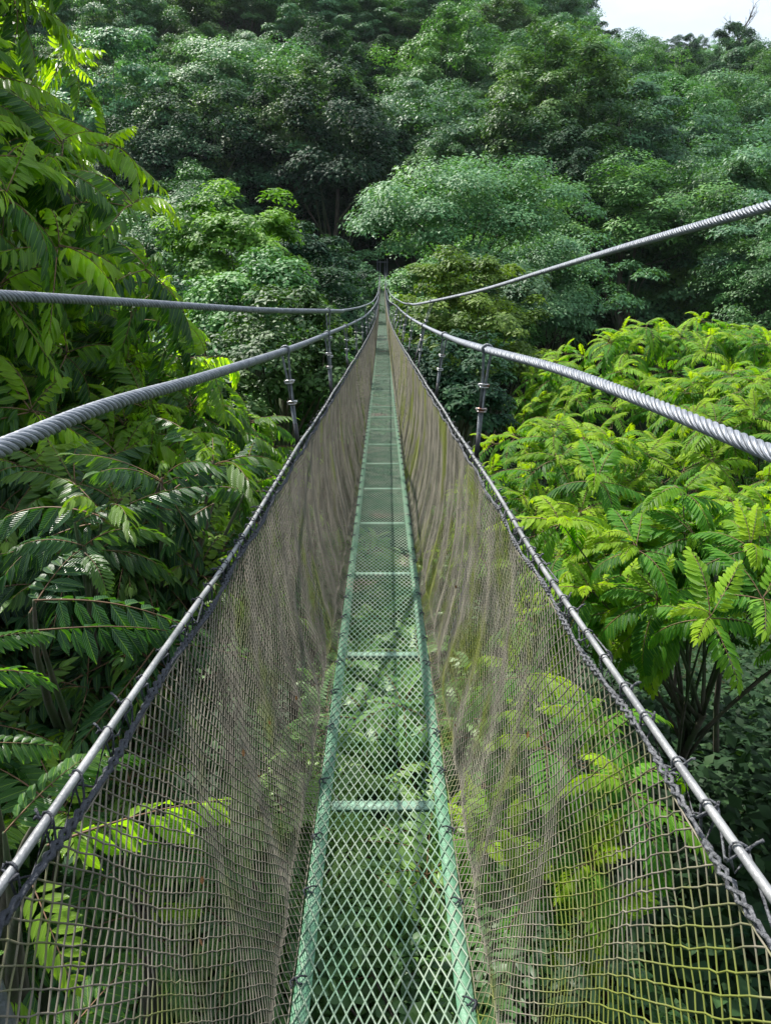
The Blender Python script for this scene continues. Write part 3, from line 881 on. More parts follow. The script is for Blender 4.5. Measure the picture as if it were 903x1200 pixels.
FR_FULL = [frond_template(10 + i, pairs=9 + i % 4, droop=0.35 + 0.17 * (i % 4), hang=0.15 + 0.12 * (i % 3), twist=(-0.12, 0.08, 0.0)[i % 3], lmax=0.255 + .012 * (i % 3), fine=True) for i in range(8)]
FR_RIGHT = [frond_template(70 + i, pairs=12 + i % 4, droop=0.50 + 0.16 * (i % 4), hang=0.30 + 0.15 * (i % 3), twist=(-0.12, 0.08, 0.0)[i % 3], lmax=0.225 + .012 * (i % 3), fine=i < 0) for i in range(8)]
FR_SIMPLE = [frond_template(30 + i, pairs=12 + i % 3, droop=0.50 + 0.2 * (i % 4), hang=0.35 + 0.15 * (i % 3), twist=(-0.12, 0.08, 0.0)[i % 3], lmax=0.225, full=False) for i in range(8)]
FR_HANG = [frond_template(50 + i, pairs=9 + i % 3, droop=0.35 + 0.18 * (i % 4), hang=0.75 + 0.2 * (i % 3), twist=(-0.12, 0.1, 0.0)[i % 3], lmax=0.26) for i in range(8)]

def fronds(seed, tips, L_=0.75, per=8, kind='full', young=0.25, spread=(-0.25, 0.75), base_tint=0.35, tint_sd=0.12, az_bias=None):
    """rosettes of fronds at tips [(pos, up vector)] -> list of (V, T, tint, rachis)"""
    g = np.random.default_rng(seed)
    lib = {'full': FR_FULL, 'simple': FR_SIMPLE, 'hang': FR_HANG, 'right': FR_RIGHT}[kind]
    per_lib = [[] for _ in lib]
    for (p, up) in tips:
        up = unit(np.array(up, float)); p = np.array(p, float)
        ref = np.array([1.0, 0, 0]) if abs(up[0]) < 0.8 else np.array([0, 1.0, 0])
        a_ = unit(np.cross(up, ref)); b_ = np.cross(up, a_)
        n = max(3, int(per + g.integers(-2, 3)))
        ph = g.uniform(0, 2 * pi)
        tb = base_tint + g.normal(0, 0.14)
        for k_ in range(n):
            az = ph + 2 * pi * k_ / n * 1.0 + g.normal(0, 0.25) + (k_ // 2) * 2.4
            age = k_ / max(1, n - 1)                          # 0 young (top) .. 1 old (low)
            el = spread[1] + (spread[0] - spread[1]) * age + g.normal(0, 0.12)
            d = (a_ * cos(az) + b_ * sin(az)) * cos(el) + up * sin(el)
            z = up * cos(el) - (a_ * cos(az) + b_ * sin(az)) * sin(el)
            z = unit(z + np.array([0, 0, 0.6]) + g.normal(0, 0.12, 3))
            ln = L_ * (0.62 + 0.45 * min(1, age * 2.2)) * g.uniform(0.85, 1.15)
            tn = np.clip(tb + young * (1 - age) ** 1.3 + g.normal(0, tint_sd), 0, 1)
            per_lib[g.integers(0, len(lib))].append((p - up * age * 0.10 * L_, d, z, ln, tn))
    out = []
    for li, lst in enumerate(per_lib):
        if not lst: continue
        tv, tt, tk = lib[li]
        pos = np.array([q[0] for q in lst]); dd = np.array([q[1] for q in lst]); zz = np.array([q[2] for q in lst]); ss = np.array([q[3] for q in lst]); tn = np.array([q[4] for q in lst])
        V, T = place(tv, tt, pos, basis(dd, zz), ss)
        nv = len(tv)
        # young tips: leaflets toward the end of a frond are paler
        tip = np.clip((tv[:, 0] - 0.55) * 0.35, 0, 0.2)
        tint = np.clip(np.repeat(tn, nv) + np.tile(tip, len(lst)), 0, 1)
        out.append((V, T, tint, np.tile(tk, (len(lst), 1))))
    return out

def build_frond_mesh(name, lists, mats, parent, loc=None):
    V = np.concatenate([q[0] for q in lists]); off = np.cumsum([0] + [len(q[0]) for q in lists[:-1]])
    T = np.concatenate([q[1] + o for q, o in zip(lists, off)])
    tint = np.concatenate([q[2] for q in lists]); kk = np.concatenate([q[3] for q in lists])
    mi = (kk[T[:, 0], 0] > 0.5).astype(int)
    if loc is not None: V = V - np.array(loc)
    return link_mesh(name, V, T, mats, parent, {'tint': tint, 'lu': kk[:, 1], 'lv': kk[:, 2]}, True, mi)

def limb_paths(mb_, root, fork, ends, r0, g):
    root = np.array(root, float); fork = np.array(fork, float)
    t = np.linspace(0, 1, 7)[:, None]
    bend = np.array([g.uniform(-.3, .3), g.uniform(-.3, .3), 0])
    P = root * (1 - t) + fork * t + bend * np.sin(t * pi)
    mb_.tube(P, np.linspace(r0, r0 * 0.6, 7), 9)
    for e_ in ends:
        e_ = np.array(e_, float); f = g.uniform(0.55, 1.0)
        a_ = root * (1 - f) + fork * f + bend * sin(f * pi)
        dist = np.linalg.norm(e_ - a_)
        mid = (a_ + e_) / 2 + np.array([0, 0, 0.10 * dist]) + g.normal(0, 0.05 * dist, 3)
        q = (1 - t) ** 2 * a_ + 2 * t * (1 - t) * mid + t ** 2 * e_
        rr = min(r0 * 0.4, 0.012 + 0.018 * dist)
        mb_.tube(q, np.linspace(rr, 0.006, 7), 6)

def dome_tips(g, cen, rad, n, zmin=-0.1, shell=(0.8, 1.05), jitter=0.35):
    tips = []
    cen = np.array(cen, float); rad = np.array(rad, float)
    while len(tips) < n:
        d = unit(g.normal(size=3))
        if d[2] < zmin: continue
        p = cen + d * rad * g.uniform(*shell)
        up = unit(d * [0.8, 0.8, 0.6] + np.array([0, 0, 0.75]) + g.normal(0, jitter * 0.5, 3))
        tips.append((p, up))
    return tips

def pinnate_tree(name, label, cat, cen, rad, n, root, L_=0.75, per=8, kind='full', mats=None, seed=1, extra=(), group=None, young=0.3, base=0.35, zmin=-0.1, inner=0.35, clear=True, spread=(-0.25, 0.75), cut=None, r0=0.12, barkm=None, hero=()):
    g = np.random.default_rng(seed)
    root = np.array([root[0], root[1], float(ground_z(root[0], root[1])) - 0.1]) if len(root) == 2 else np.array(root, float)
    e_ = empty(name, tuple(root))
    tag(e_, label, cat, group)
    tips = dome_tips(g, cen, rad, n, zmin)
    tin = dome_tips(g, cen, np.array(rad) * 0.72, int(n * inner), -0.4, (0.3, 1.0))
    if cut is not None:
        tips = [q for q in tips if cut(q[0])]; tin = [q for q in tin if cut(q[0])]
    lists = fronds(seed + 1, tips + list(extra), L_, per, kind, young, base_tint=base, spread=spread)
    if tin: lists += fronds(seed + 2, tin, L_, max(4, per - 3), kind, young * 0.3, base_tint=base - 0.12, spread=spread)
    lists += [h[0] for h in hero]
    if clear:       # nothing grows through the bridge or the cables
        lists = [clear_bridge(q) for q in lists]
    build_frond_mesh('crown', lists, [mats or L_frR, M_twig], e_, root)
    mb_ = MB()
    ends = [q[0] for q in (tips + list(extra))]
    sel = [ends[i] for i in g.permutation(len(ends))[:min(len(ends), 15)]] + [q[0] for q in extra] + [h[1] for h in hero]
    fork = np.array(cen, float) + np.array([0, 0, -0.35 * rad[2]])
    limb_paths(mb_, root, fork, sel, r0, g)
    mb_.V = [v - root for v in mb_.V]
    mb_.build('trunk', barkm or M_bark, e_, smooth=True)
    return e_

def in_corridor(P, grow=0.0):
    xr = np.interp(P[:, 1], _rp[:, 1], _rp[:, 0])
    return (np.abs(P[:, 0]) < xr + 0.10 + grow) & (P[:, 1] > -2) & (P[:, 1] < END) & (P[:, 2] > deck_z(P[:, 1]) - 0.12) & (P[:, 2] < deck_z(P[:, 1]) + 2.4)

def clear_bridge(q):
    V, T, tint, kk = q
    bad = in_corridor(V)
    # cables
    for key in paths:
        P = paths[key]
        cx = np.interp(V[:, 1], P[:, 1], P[:, 0]); cz = np.interp(V[:, 1], P[:, 1], P[:, 2])
        bad |= (np.abs(V[:, 0] - cx) < 0.06) & (np.abs(V[:, 2] - cz) < 0.06) & (V[:, 1] < 30)
    keep = ~(bad[T].any(axis=1))
    return V, T[keep], tint, kk

# ------------------------------------------------------------ near trees with pinnate fronds
G_R = 'bright fronded trees to the right of the footbridge'
G_L = 'glossy fronded trees to the left of the footbridge'
def rosette(px, py, m, up=(0, 0, 1)): return (at(px, py, m), up)
def single(a, b, lib, idx, tint, lift=0.4):
    """one frond from point a to point b"""
    a = at(*a); b = at(*b); d = b - a; ln = np.linalg.norm(d)
    tv, tt, tk = lib[idx % len(lib)]
    ex = unit(tv[tk[:, 0] > .5].reshape(-1, 3)[-1]); el = np.linalg.norm(tv[tk[:, 0] > .5][-1])
    # tilt the template's chord onto a->b
    d = d / ln
    z = unit(np.array([0, 0, 1.0]) + np.array([0, -lift, 0])); y = unit(np.cross(z, d)); z = np.cross(d, y)
    ca, sa = ex[0] / math.hypot(ex[0], ex[2]), ex[2] / math.hypot(ex[0], ex[2])
    x2 = d * ca - z * sa; z2 = d * sa + z * ca
    M = np.stack([x2, y, z2], 1)[None]
    V, T = place(tv, tt, a[None], M, np.array([ln / el]))
    return (V, T, np.clip(np.full(len(V), tint) + np.clip((tv[:, 0] - .6) * .3, 0, .15), 0, 1), tk), a
RT = dict(inner=0.12, r0=0.07, cut=lambda p: p[2] > -0.50 * p[1] or p[0] < 1.9, group=G_R, clear=True, spread=(-0.45, 0.75))
pinnate_tree('fronded_tree', 'bright fronded tree right of the bridge with one large star-shaped spray low on it', 'tree',
             (4.1, 8.6, -4.7), (2.3, 2.3, 2.0), 84, (5.6, 11.4), 0.66, 9, 'right', seed=101, base=0.30, young=0.68, zmin=0.1, **RT,
             extra=[rosette(833, 722, 6.3, (-0.05, -0.5, 0.8)), rosette(745, 640, 7.2, (-0.1, -0.3, 0.9)), rosette(655, 610, 8.2, (-0.3, -0.2, 0.9)), rosette(880, 640, 7.4, (0, -0.3, 0.9)), rosette(700, 560, 9.0, (-.1, -.2, 1)), rosette(800, 575, 8.4, (0, -.2, 1)), rosette(690, 690, 7.6, (-.3, -.3, .9)), rosette(770, 700, 7.0, (-.2, -.4, .9)), rosette(895, 700, 6.7, (.1, -.4, .9))])
pinnate_tree('fronded_tree', 'bright fronded tree at the right edge of the view under the thick lower cable', 'tree',
             (7.4, 10.2, -4.3), (2.4, 2.2, 2.1), 66, (8.4, 12.4), 0.68, 8, 'right', seed=111, base=0.30, young=0.68, zmin=0.2, **RT)
pinnate_tree('fronded_tree', 'yellow-green fronded tree hugging the right side of the bridge below the first hangers', 'tree',
             (3.2, 13.2, -4.9), (2.0, 3.0, 2.3), 68, (4.0, 14.0), 0.70, 8, 'simple', seed=121, base=0.30, young=0.68, **RT)
pinnate_tree('fronded_tree', 'broad bright-crowned fronded tree right of centre, above and behind the lower cable', 'tree',
             (7.2, 14.0, -4.0), (3.3, 3.2, 2.3), 100, (7.6, 14.8), 0.72, 8, 'simple', seed=131, base=0.30, young=0.68, **RT)
pinnate_tree('fronded_tree', 'farthest bright fronded tree, its yellow-green top meeting the dark hillside', 'tree',
             (8.2, 20.5, -3.6), (4.3, 3.2, 2.4), 120, (9.0, 21.0), 0.75, 8, 'simple', seed=141, base=0.30, young=0.68, **RT)
pinnate_tree('fronded_tree', 'bright fronded tree at the far right edge behind the others, below the dark slope', 'tree',
             (12.8, 18.0, -3.7), (3.4, 3.2, 2.5), 80, (13.0, 18.6), 0.75, 8, 'simple', seed=151, base=0.30, young=0.68, **RT)
pinnate_tree('fronded_sapling', 'small fronded tree seen through the right net, with yellow young fronds', 'tree',
             (2.2, 6.2, -5.0), (1.25, 1.5, 1.1), 34, (2.6, 6.6), 0.62, 8, 'right', seed=161, base=0.30, young=0.68, **RT,
             extra=[rosette(640, 870, 5.0), rosette(700, 850, 5.2), rosette(735, 920, 4.6), rosette(610, 790, 6.0)])

LM = [L_frL, M_twig]
def LT(*a, **k): return pinnate_tree(*a, mats=(L_frD if a[0] == 'fronded_shrub' and k['seed'] != 241 else L_frL), group=G_L, **k)
LT('fronded_tree', 'tall glossy fronded tree filling the left side above the upper cable, with hanging leaflets', 'tree',
   (-5.5, 6.8, -0.9), (3.75, 3.2, 3.45), 330, (-5.2, 7.6), 0.60, 8, 'hang', seed=201, base=0.30, young=0.85, zmin=-0.5, inner=0.5, spread=(-0.6, 0.7))
LT('fronded_tree', 'highest glossy fronded tree, cut by the top left corner of the photo', 'tree',
   (-5.9, 7.9, 2.6), (3.0, 2.8, 2.4), 190, (-6.2, 8.6), 0.60, 8, 'hang', seed=251, base=0.36, young=0.80, zmin=-0.6, inner=0.5, spread=(-0.6, 0.7))
LT('fronded_tree', 'glossy fronded tree between the two left cables, its branches reaching toward the first left hanger', 'tree',
   (-3.8, 9.0, -2.7), (2.5, 2.6, 2.1), 120, (-4.2, 9.6), 0.66, 8, 'hang', seed=211, base=0.32, young=0.55, zmin=-0.4, inner=0.5)
LT('fronded_shrub', 'dark glossy fronded tree crowding the left handrail below the lower cable', 'tree',
   (-1.95, 4.6, -2.35), (1.15, 1.3, 1.15), 64, (-2.1, 5.0), 0.50, 7, 'hang', seed=221, base=0.30, young=0.50, zmin=-0.3, inner=0.5,
   extra=[rosette(250, 540, 4.4), rosette(190, 560, 4.0), rosette(290, 570, 4.8), rosette(120, 600, 3.6)],
   hero=[single((40, 703, 2.75), (222, 722, 2.95), FR_HANG, 0, 0.42), single((45, 738, 2.6), (200, 750, 2.8), FR_HANG, 4, 0.30),
         single((35, 718, 3.0), (112, 642, 3.5), FR_FULL, 1, 0.38), single((98, 640, 3.3), (190, 622, 3.4), FR_HANG, 3, 0.60),
         single((100, 640, 3.3), (22, 640, 3.2), FR_FULL, 2, 0.45), single((88, 612, 3.4), (160, 590, 3.6), FR_FULL, 0, 0.34),
         single((100, 648, 3.1), (132, 690, 3.0), FR_FULL, 3, 0.62), single((250, 590, 4.0), (195, 640, 3.8), FR_FULL, 5, 0.35)])
LT('fronded_shrub', 'dark fronded tree at the left edge beneath the lower cable', 'tree',
   (-3.5, 4.4, -2.5), (1.4, 1.5, 1.35), 66, (-3.6, 4.8), 0.56, 7, 'full', seed=231, base=0.28, young=0.45, zmin=-0.3, inner=0.6)
LT('fronded_shrub', 'low fronded sapling in the bottom left corner, its large leaflets pressed behind the left net', 'tree',
   (-1.85, 3.0, -3.2), (0.70, 0.9, 0.80), 22, (-2.0, 3.0), 0.50, 7, 'full', seed=241, base=0.28, young=0.50, zmin=-0.2,
   hero=[single((55, 990, 1.75), (268, 955, 1.95), FR_HANG, 1, 0.78), single((35, 1030, 1.55), (95, 1135, 1.40), FR_FULL, 0, 0.85, 0.9),
         single((5, 975, 2.0), (115, 888, 2.3), FR_FULL, 1, 0.45), single((-30, 870, 2.2), (62, 880, 2.3), FR_FULL, 4, 0.40), single((-50, 800, 2.2), (55, 790, 2.3), FR_HANG, 3, 0.36),
         single((-40, 760, 2.3), (48, 742, 2.4), FR_FULL, 5, 0.36), single((60, 930, 2.2), (150, 880, 2.5), FR_FULL, 6, 0.42)])

# ------------------------------------------------------------ understory below the bridge
def leafy(name, label, cat, cen, rad, mat, leaf, nclump, nleaf, seed, tmpl='broad', group=None, csize=0.3, bark=None, flat=0.6, r0=0.12, root=None, up_bias=0.9, inner=0.25, barkr=None):
    V, T, tint, cl = clump_crown(seed, rad[0], rad[1], nclump, nleaf, leaf, csize, flat, tmpl, inner=inner, up_bias=up_bias)
    c = np.array(cen, float)
    rt = np.array([c[0], c[1], float(ground_z(c[0], c[1])) - 0.3]) if root is None else np.array(root, float)
    e_ = tag(empty(name, tuple(rt)), label, cat, group)
    Vw = V + c
    bad = in_corridor(Vw, 0.02)
    T = T[~bad[T].any(axis=1)]
    link_mesh('crown', Vw - rt, T, mat, e_, {'tint': tint})
    mb_ = MB(); g = np.random.default_rng(seed)
    ends = [c + q * 0.9 for q in cl[g.permutation(len(cl))[:18]]]
    ends = [q for q in ends if not in_corridor(q[None], 0.2)[0]]
    limb_paths(mb_, rt, c - np.array([0, 0, rad[1] * 0.3]), ends, r0, g)
    mb_.V = [v - rt for v in mb_.V]
    mb_.build('trunk', bark or M_bark, e_, smooth=True)
    return e_
G_U = 'understory trees in the ravine below the footbridge'
leafy('understory_tree', 'leafy light green shrub under the nearest deck panels', 'shrub', (-0.5, 1.9, -5.2), (1.3, 1.0), L_low, 0.13, 34, 150, 301, group=G_U, r0=0.05)
leafy('understory_tree', 'leafy shrub under the deck just beyond the nearest crossbar', 'shrub', (0.5, 4.2, -6.2), (1.6, 1.2), L_low, 0.13, 40, 170, 302, group=G_U, r0=0.06)
pinnate_tree('understory_tree', 'pale fronded tree below the deck, its fronds showing through the second and third panels', 'tree', (-0.6, 7.0, -6.6), (2.0, 2.0, 1.2), 34, (-0.6, 7.4), 0.8, 8, 'full', mats=L_low, seed=303, group=G_U, base=0.5, young=0.3)
pinnate_tree('understory_tree', 'pale fronded tree deeper in the ravine under the bridge', 'tree', (0.8, 11.5, -7.2), (2.4, 2.6, 1.5), 44, (0.8, 12), 0.85, 8, 'simple', mats=L_low, seed=304, group=G_U, base=0.5, young=0.3)
leafy('understory_tree', 'green leafy tree crown low behind the left net, beside the ravine floor', 'tree', (-2.6, 6.2, -7.4), (2.0, 1.4), L_mid, 0.15, 44, 190, 305, group=G_U)
leafy('understory_tree', 'dim leafy tree low in the shade at the lower right beyond the handrail', 'tree', (5.4, 6.0, -8.4), (1.9, 1.3), L_dark, 0.17, 40, 150, 306, group=G_U)
pinnate_tree('understory_tree', 'fronded tree on the ravine floor far under the middle of the bridge', 'tree', (-1.5, 18, -8.2), (3.2, 3.4, 1.8), 60, (-1.5, 18.5), 0.9, 8, 'simple', mats=L_low, seed=307, group=G_U, base=0.45, young=0.3)
leafy('understory_tree', 'rounded leafy tree rising toward the deck left of the bridge in the ravine', 'tree', (-3.6, 14.5, -6.6), (2.6, 2.2), L_mid, 0.16, 60, 220, 308, group=G_U)

# ------------------------------------------------------------ mid-distance trees
def MT(px, py, m, rad, mat, leaf, nc, nl, seed, label, tmpl='broad', **k):
    return leafy('leafy_tree', label, 'tree', at(px, py, m), rad, mat, leaf, nc, nl, seed, tmpl, 'leafy trees beside the middle of the footbridge', **k)
MT(280, 300, 24, (1.75, 1.9), L_yell, 0.17, 70, 170, 401, 'round bright green bushy tree left of the bridge, above the upper left cable')
MT(548, 402, 24, (2.15, 2.55), L_yell, 0.14, 110, 230, 402, 'yellow-green vine-covered bushy tree just right of the bridge between the two right cables', csize=0.22)
MT(335, 340, 33, (2.5, 2.4), L_dark, 0.19, 70, 190, 403, 'green bushy tree left of the bridge behind the round bright one')
MT(330, 440, 15.5, (1.55, 1.5), L_mid, 0.13, 70, 200, 404, 'leafy green tree right behind the first left hanger')
MT(392, 398, 26, (1.9, 2.3), L_dark, 0.15, 70, 190, 405, 'dark vine-hung tree just left of the bridge behind the second left hanger')
MT(360, 480, 17, (1.5, 1.3), L_mid, 0.13, 60, 190, 406, 'low leafy tree beside the left net below the second hanger')
MT(300, 385, 20, (1.7, 1.6), L_mid, 0.15, 70, 190, 407, 'bushy tree under the upper left cable with a few reddish twigs showing')
MT(530, 470, 19, (1.5, 1.5), L_dark, 0.14, 60, 180, 408, 'dark leafy tree at the right net behind the second right hanger')
MT(384, 352, 44, (2.3, 2.6), L_dark, 0.24, 60, 190, 409, 'green tree left of the bridge where both left cables converge', tmpl='simple')
MT(500, 372, 42, (2.4, 2.6), L_mid, 0.24, 60, 190, 410, 'green tree right of the bridge where the right cables converge', tmpl='simple')
MT(545, 268, 60, (7.3, 4.4), L_blue, 0.30, 90, 420, 411, 'broad layered pale green tree to the right above the far end of the bridge', tmpl='simple', r0=0.3)
MT(560, 345, 50, (3.8, 2.6), L_blue, 0.28, 60, 260, 412, 'spreading layered tree below the upper right cable, behind the vine-covered tree', tmpl='simple', r0=0.25)

# ------------------------------------------------------------ hillside forest
protos = []
specs = [  # name, mat, kwargs, trunk, label words
    ('layered_tree', L_blue, dict(R_=6.0, H_=4.2, nclump=80, nleaf=360, leaf=0.29, csize=0.30, flat=0.42), 11, 'blue-green tiered'),
    ('layered_tree', L_blue, dict(R_=5.2, H_=4.8, nclump=80, nleaf=360, leaf=0.28, csize=0.27, flat=0.48), 11, 'blue-green tiered'),
    ('rounded_tree', L_mid, dict(R_=5.0, H_=4.8, nclump=85, nleaf=330, leaf=0.27, csize=0.26, flat=0.65), 10, 'mid-green rounded'),
    ('rounded_tree', L_mid, dict(R_=4.4, H_=5.4, nclump=85, nleaf=330, leaf=0.27, csize=0.26, flat=0.7), 10, 'mid-green rounded'),
    ('dense_tree', L_dark, dict(R_=4.8, H_=5.2, nclump=85, nleaf=330, leaf=0.28, csize=0.25, flat=0.7), 10, 'dark dense'),
    ('feathery_tree', L_yell, dict(R_=4.6, H_=4.4, nclump=110, nleaf=250, leaf=0.25, csize=0.20, flat=0.6), 10, 'pale feathery'),
    ('dense_tree', L_dark, dict(R_=3.6, H_=6.4, nclump=80, nleaf=320, leaf=0.28, csize=0.27, flat=0.7), 10, 'dark dense'),
]
for i, (nm, mt, kw, th, lw) in enumerate(specs):
    protos.append(hill_tree_proto(nm, 500 + 3 * i, mt, M_bark_pale if i == 1 else M_bark, kw, th + 3, 0.26))

def in_view(px, py, mg=60):
    if px < -mg or px > 903 + mg or py < -mg * 1.6: return False
    if py > 372 and px > 620: return False           # behind the bright fronded trees
    if py > 470: return False
    if 392 < px < 468 and 185 < py < 340: return False
    if px < 300 and px < py * 0.56 - 25: return False
    if px < -30: return False
    return True
g = np.random.default_rng(3)
cands = []
tries = 0
pts = []
while tries < 26000:
    tries += 1
    y = 48 + (352 - 48) * g.random() ** 0.8
    x = g.uniform(-0.56, 0.58) * (y + 20)
    if y < 106 and abs(x) < 5.5 + (106 - y) * 0.02: continue
    if y < 142 and abs(x + 0.8) < 4.6: continue
    sp = (8.4 if y > 112 else 6.2) + 0.012 * max(0, y - 100)
    ok = True
    for (a, b, c_) in pts:
        if (a - x) ** 2 + (b - y) ** 2 < sp * sp: ok = False; break
    if not ok: continue
    pts.append((x, y, sp))
pts += [(x_, y_, 4) for (x_, y_) in ((14, 64), (20, 66), (27, 63), (33, 68), (40, 66), (24, 74), (31, 78), (46, 72), (17, 80), (38, 84), (52, 80))]
for (x, y, sp) in pts:
    gz = float(ground_z(x, y))
    if y < 62 and (x > 0): continue
    h = g.uniform(8.0, 13.0)
    if y < 104: h = g.uniform(11, 15)
    if gz + h + 3 > 4.0 and y < 98 and abs(x) < 11: h = 1.0 - gz - 3 + 0
    if y < 112 and g.random() < 0.4: h *= 0.6
    sc = g.uniform(0.9, 1.85) * (0.62 if (y > 220 and x > 45) else 1.0)
    if y < 100: sc *= 0.85
    # species by place : blue-green on the near spur, mixed and darker on the ridge
    near_spur = (x < 62 and y < 215)
    w_ = np.array([5, 5, 2, 2.0, 1.2, 0.8, 0.6]) if near_spur else np.array([0.8, 1.0, 3, 3, 3.2, 1.8, 2.6])
    if x < -20 and near_spur: w_ = np.array([5, 6, 2.5, 2, 1, 0.5, 0.4])
    k_ = int(g.choice(7, p=w_ / w_.sum()))
    cz = gz + h * (sc * 0.5 + 0.5)
    px, py = project((x, y, cz))
    if 375 < px < 478 and 60 < py < 260: k_ = 4 if g.random() < .6 else 6  # dark-leaved kinds chosen here imitate the shaded hollow over the bridge end
    cands.append([y, x, gz, cz, sc, k_, px, py, g.uniform(0, 2 * pi), g.uniform(0.85, 1.25), g.uniform(0.8, 1.3)])
cands = [c for c in cands if in_view(c[6], c[7])]
cands.sort(key=lambda c: math.hypot(c[0], c[1]))
NT = 285
print('hill trees', len(cands))
hill, rest = cands[:NT], cands[NT:]
used = set()
info = []
for c in hill:
    y, x, gz, cz, sc, k_, px, py, rz, scz = c[:10]
    src = protos[k_]
    if k_ not in used:
        used.add(k_); root = src[0]; root.location = (x, y, cz); root.rotation_euler = (0, 0, rz); root.scale = (sc * c[10], sc, sc * scz)
        o = root
    else:
        o = copy_tree(src, (x, y, cz), rz, sc, scz, c[10])
    info.append((o, k_, px, py, sc))
for k_, src in enumerate(protos):
    if k_ not in used:
        for q in src[::-1]: bpy.data.objects.remove(q)

# labels : kind + place read from landmarks + order in that place
def place_words(px, py):
    if px < 130: hx = 'at far left'
    elif px < 230: hx = 'far left of centre'
    elif px < 310: hx = 'left of centre'
    elif px < 385: hx = 'left of the bridge'
    elif px < 455: hx = 'over the bridge end'
    elif px < 530: hx = 'right of the bridge'
    elif px < 610: hx = 'right of centre'
    elif px < 690: hx = 'where the sky begins'
    elif px < 780: hx = 'under the open sky'
    elif px < 860: hx = 'left of the dead tree'
    else: hx = 'at far right'
    if py < 25: vy = 'at the top'
    elif py < 75: vy = 'near the top'
    elif py < 125: vy = 'high'
    elif py < 180: vy = 'mid-height'
    elif py < 235: vy = 'low'
    elif py < 300: vy = 'at the foot'
    else: vy = 'down in the gorge'
    return vy, hx
cells = {}
for (o, k_, px, py, sc) in info:
    vy, hx = place_words(px, py)
    size = 'large' if sc > 1.45 else ('small' if sc < 0.98 else '')
    cells.setdefault((specs[k_][4], size, vy, hx), []).append((px, py, o))
ORD = ['leftmost', 'second', 'third', 'fourth', 'fifth', 'sixth']
for (lw, size, vy, hx), lst in cells.items():
    lst.sort(key=lambda q: q[0])
    for i, (px, py, o) in enumerate(lst):
        pre = (size + ' ' if size else '') + lw + ' tree '
        if len(lst) == 2: pre = ('left-hand ', 'right-hand ')[i] + pre
        elif len(lst) > 2: pre = (ORD[min(i, 5)] + ' ' if i < len(lst) - 1 else 'rightmost ') + pre
        tag(o, pre + vy + ' on hill, ' + hx, 'tree', 'trees on the forested hillside')

# the ridge beyond : one far wood
if rest:
    Vs, Ts, Is, Ti, n0 = [], [], [], [], 0
    lo = [clump_crown(700 + i, 4.6, 4.8 + 0.6 * i, 55, 90, 0.52, 0.27, 0.65)[:3] for i in range(4)]
    for c in rest:
        y, x, gz, cz, sc, k_, px, py, rz, scz = c[:10]
        V, T, ti = lo[int(g.integers(0, 4))]
        ca, sa = cos(rz), sin(rz)
        W = V @ np.array([[ca, sa, 0], [-sa, ca, 0], [0, 0, scz]]) * sc + [x, y, cz]
        Vs.append(W); Ts.append(T + n0); n0 += len(V)
        Is.append(np.full(len(T), {0: 0, 1: 0, 2: 1, 3: 1, 4: 2, 5: 3, 6: 2}[k_])); Ti.append(np.clip(ti + g.normal(0, 0.15), 0, 1))
    fo = link_mesh('forest', np.concatenate(Vs), np.concatenate(Ts), [L_blue, L_mid, L_dark, L_yell], None, {'tint': np.concatenate(Ti)}, False, np.concatenate(Is))
    tag(fo, 'far green wood covering the ridge under the sky', 'forest', kind='stuff')

# low growth over the ravine floor and hillside
g = np.random.default_rng(12)
nb = 5200
X = g.normal(0, 13, nb); Y = g.uniform(-3, 100, nb) ** 1.0
Y = np.where(g.random(nb) < 0.45, g.uniform(-2, 25, nb), Y)
cz = ground_z(X, Y)
per = 34
off = g.normal(0, 1, (nb, per, 3)) * [0.55, 0.55, 0.22]
off[..., 2] = np.abs(off[..., 2]) + 0.25
pos = (np.stack([X, Y, cz], -1)[:, None] + off).reshape(-1, 3)
nr = unit(np.array([0, 0, 1.0]) + g.normal(0, 0.45, pos.shape)); ax = unit(np.cross(nr, g.normal(size=pos.shape)))
V, T = place(SIMPLE_V * [1, 1.3, 1], SIMPLE_T, pos, basis(ax, nr), g.uniform(0.16, 0.42, len(pos)))
und = link_mesh('undergrowth', V, T, L_und, None, {'tint': np.repeat(np.clip(np.repeat(g.uniform(0.1, 0.8, nb), per) + g.normal(0, .1, nb * per), 0, 1), 4)})
tag(und, 'low leafy undergrowth covering the ravine floor', 'undergrowth', kind='stuff')

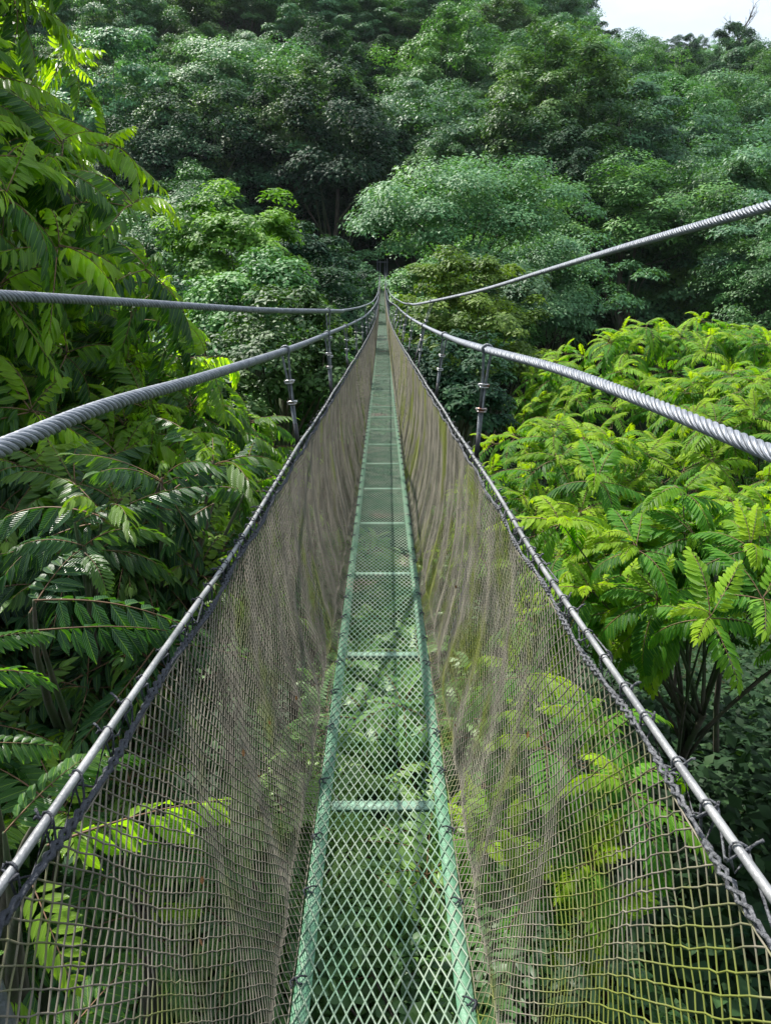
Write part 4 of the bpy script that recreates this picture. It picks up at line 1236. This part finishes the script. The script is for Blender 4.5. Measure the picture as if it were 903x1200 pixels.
# bare dead tree and the flat-topped tree on the skyline
def bare_tree(name, label, base, H, seed):
    g_ = random.Random(seed); mb_ = MB()
    def br(p, d, L_, r, lvl):
        n = 5; P = [np.array(p)]
        dd = np.array(d, float)
        for i in range(n):
            dd = dd + np.array([g_.gauss(0, .13), g_.gauss(0, .13), 0.06]); dd /= np.linalg.norm(dd)
            P.append(P[-1] + dd * L_ / n)
        mb_.tube(np.array(P), np.linspace(r, r * 0.45, n + 1), 5)
        if lvl:
            for i in range(4 if lvl > 1 else 3):
                q = P[g_.randint(2, n)]
                a_ = g_.uniform(0, 2 * pi)
                br(q, dd + np.array([cos(a_), sin(a_), 0.25]) * g_.uniform(.6, 1.1), L_ * g_.uniform(.4, .6), r * 0.5, lvl - 1)
    br((0, 0, 0), (0.05, 0, 1), H * 0.62, 0.30, 3)
    e_ = tag(empty(name, tuple(base)), label, 'tree')
    mb_.build('trunk', M_bark_pale, e_, smooth=True)
b_ = at(863, 74, 275); bare_tree('dead_tree', 'bare dead tree with leafless grey branches standing on the right skyline', (b_[0], b_[1], b_[2] + 1.0), 20, 5)
V, T, tint, cl = clump_crown(801, 4.4, 4.6, 13, 330, 0.42, 0.30, 0.35)
c = at(710, 40, 255)
rt = np.array([c[0] + 0.6, c[1], float(ground_z(c[0], c[1])) - 1])
e_ = tag(empty('open_crowned_tree', tuple(rt)), 'open flat-tiered tree standing above the others where the ridge meets the sky', 'tree')
link_mesh('crown', V + c - rt, T, L_dark, e_, {'tint': tint})
mb = MB(); limb_paths(mb, (0, 0, 0), c - rt - (0, 0, 1), [c - rt + q * .9 for q in cl], 0.35, np.random.default_rng(1)); mb.build('trunk', M_bark, e_, smooth=True)

# ------------------------------------------------------------ air
hz, nt, out = new_mat('air')
vol = nt.nodes.new('ShaderNodeVolumePrincipled')
vol.inputs['Color'].default_value = (0.80, 0.90, 1.0, 1)
vol.inputs['Density'].default_value = HAZE
vol.inputs['Anisotropy'].default_value = 0.2
nt.links.new(vol.outputs['Volume'], out.inputs['Volume'])
mb = MB(); mb.box((-590, -290, -30), (690, 740, 190))
ho = mb.build('haze', hz)
tag(ho, 'thin pale blue daylight haze between the camera and the far hillside', 'haze', kind='stuff')
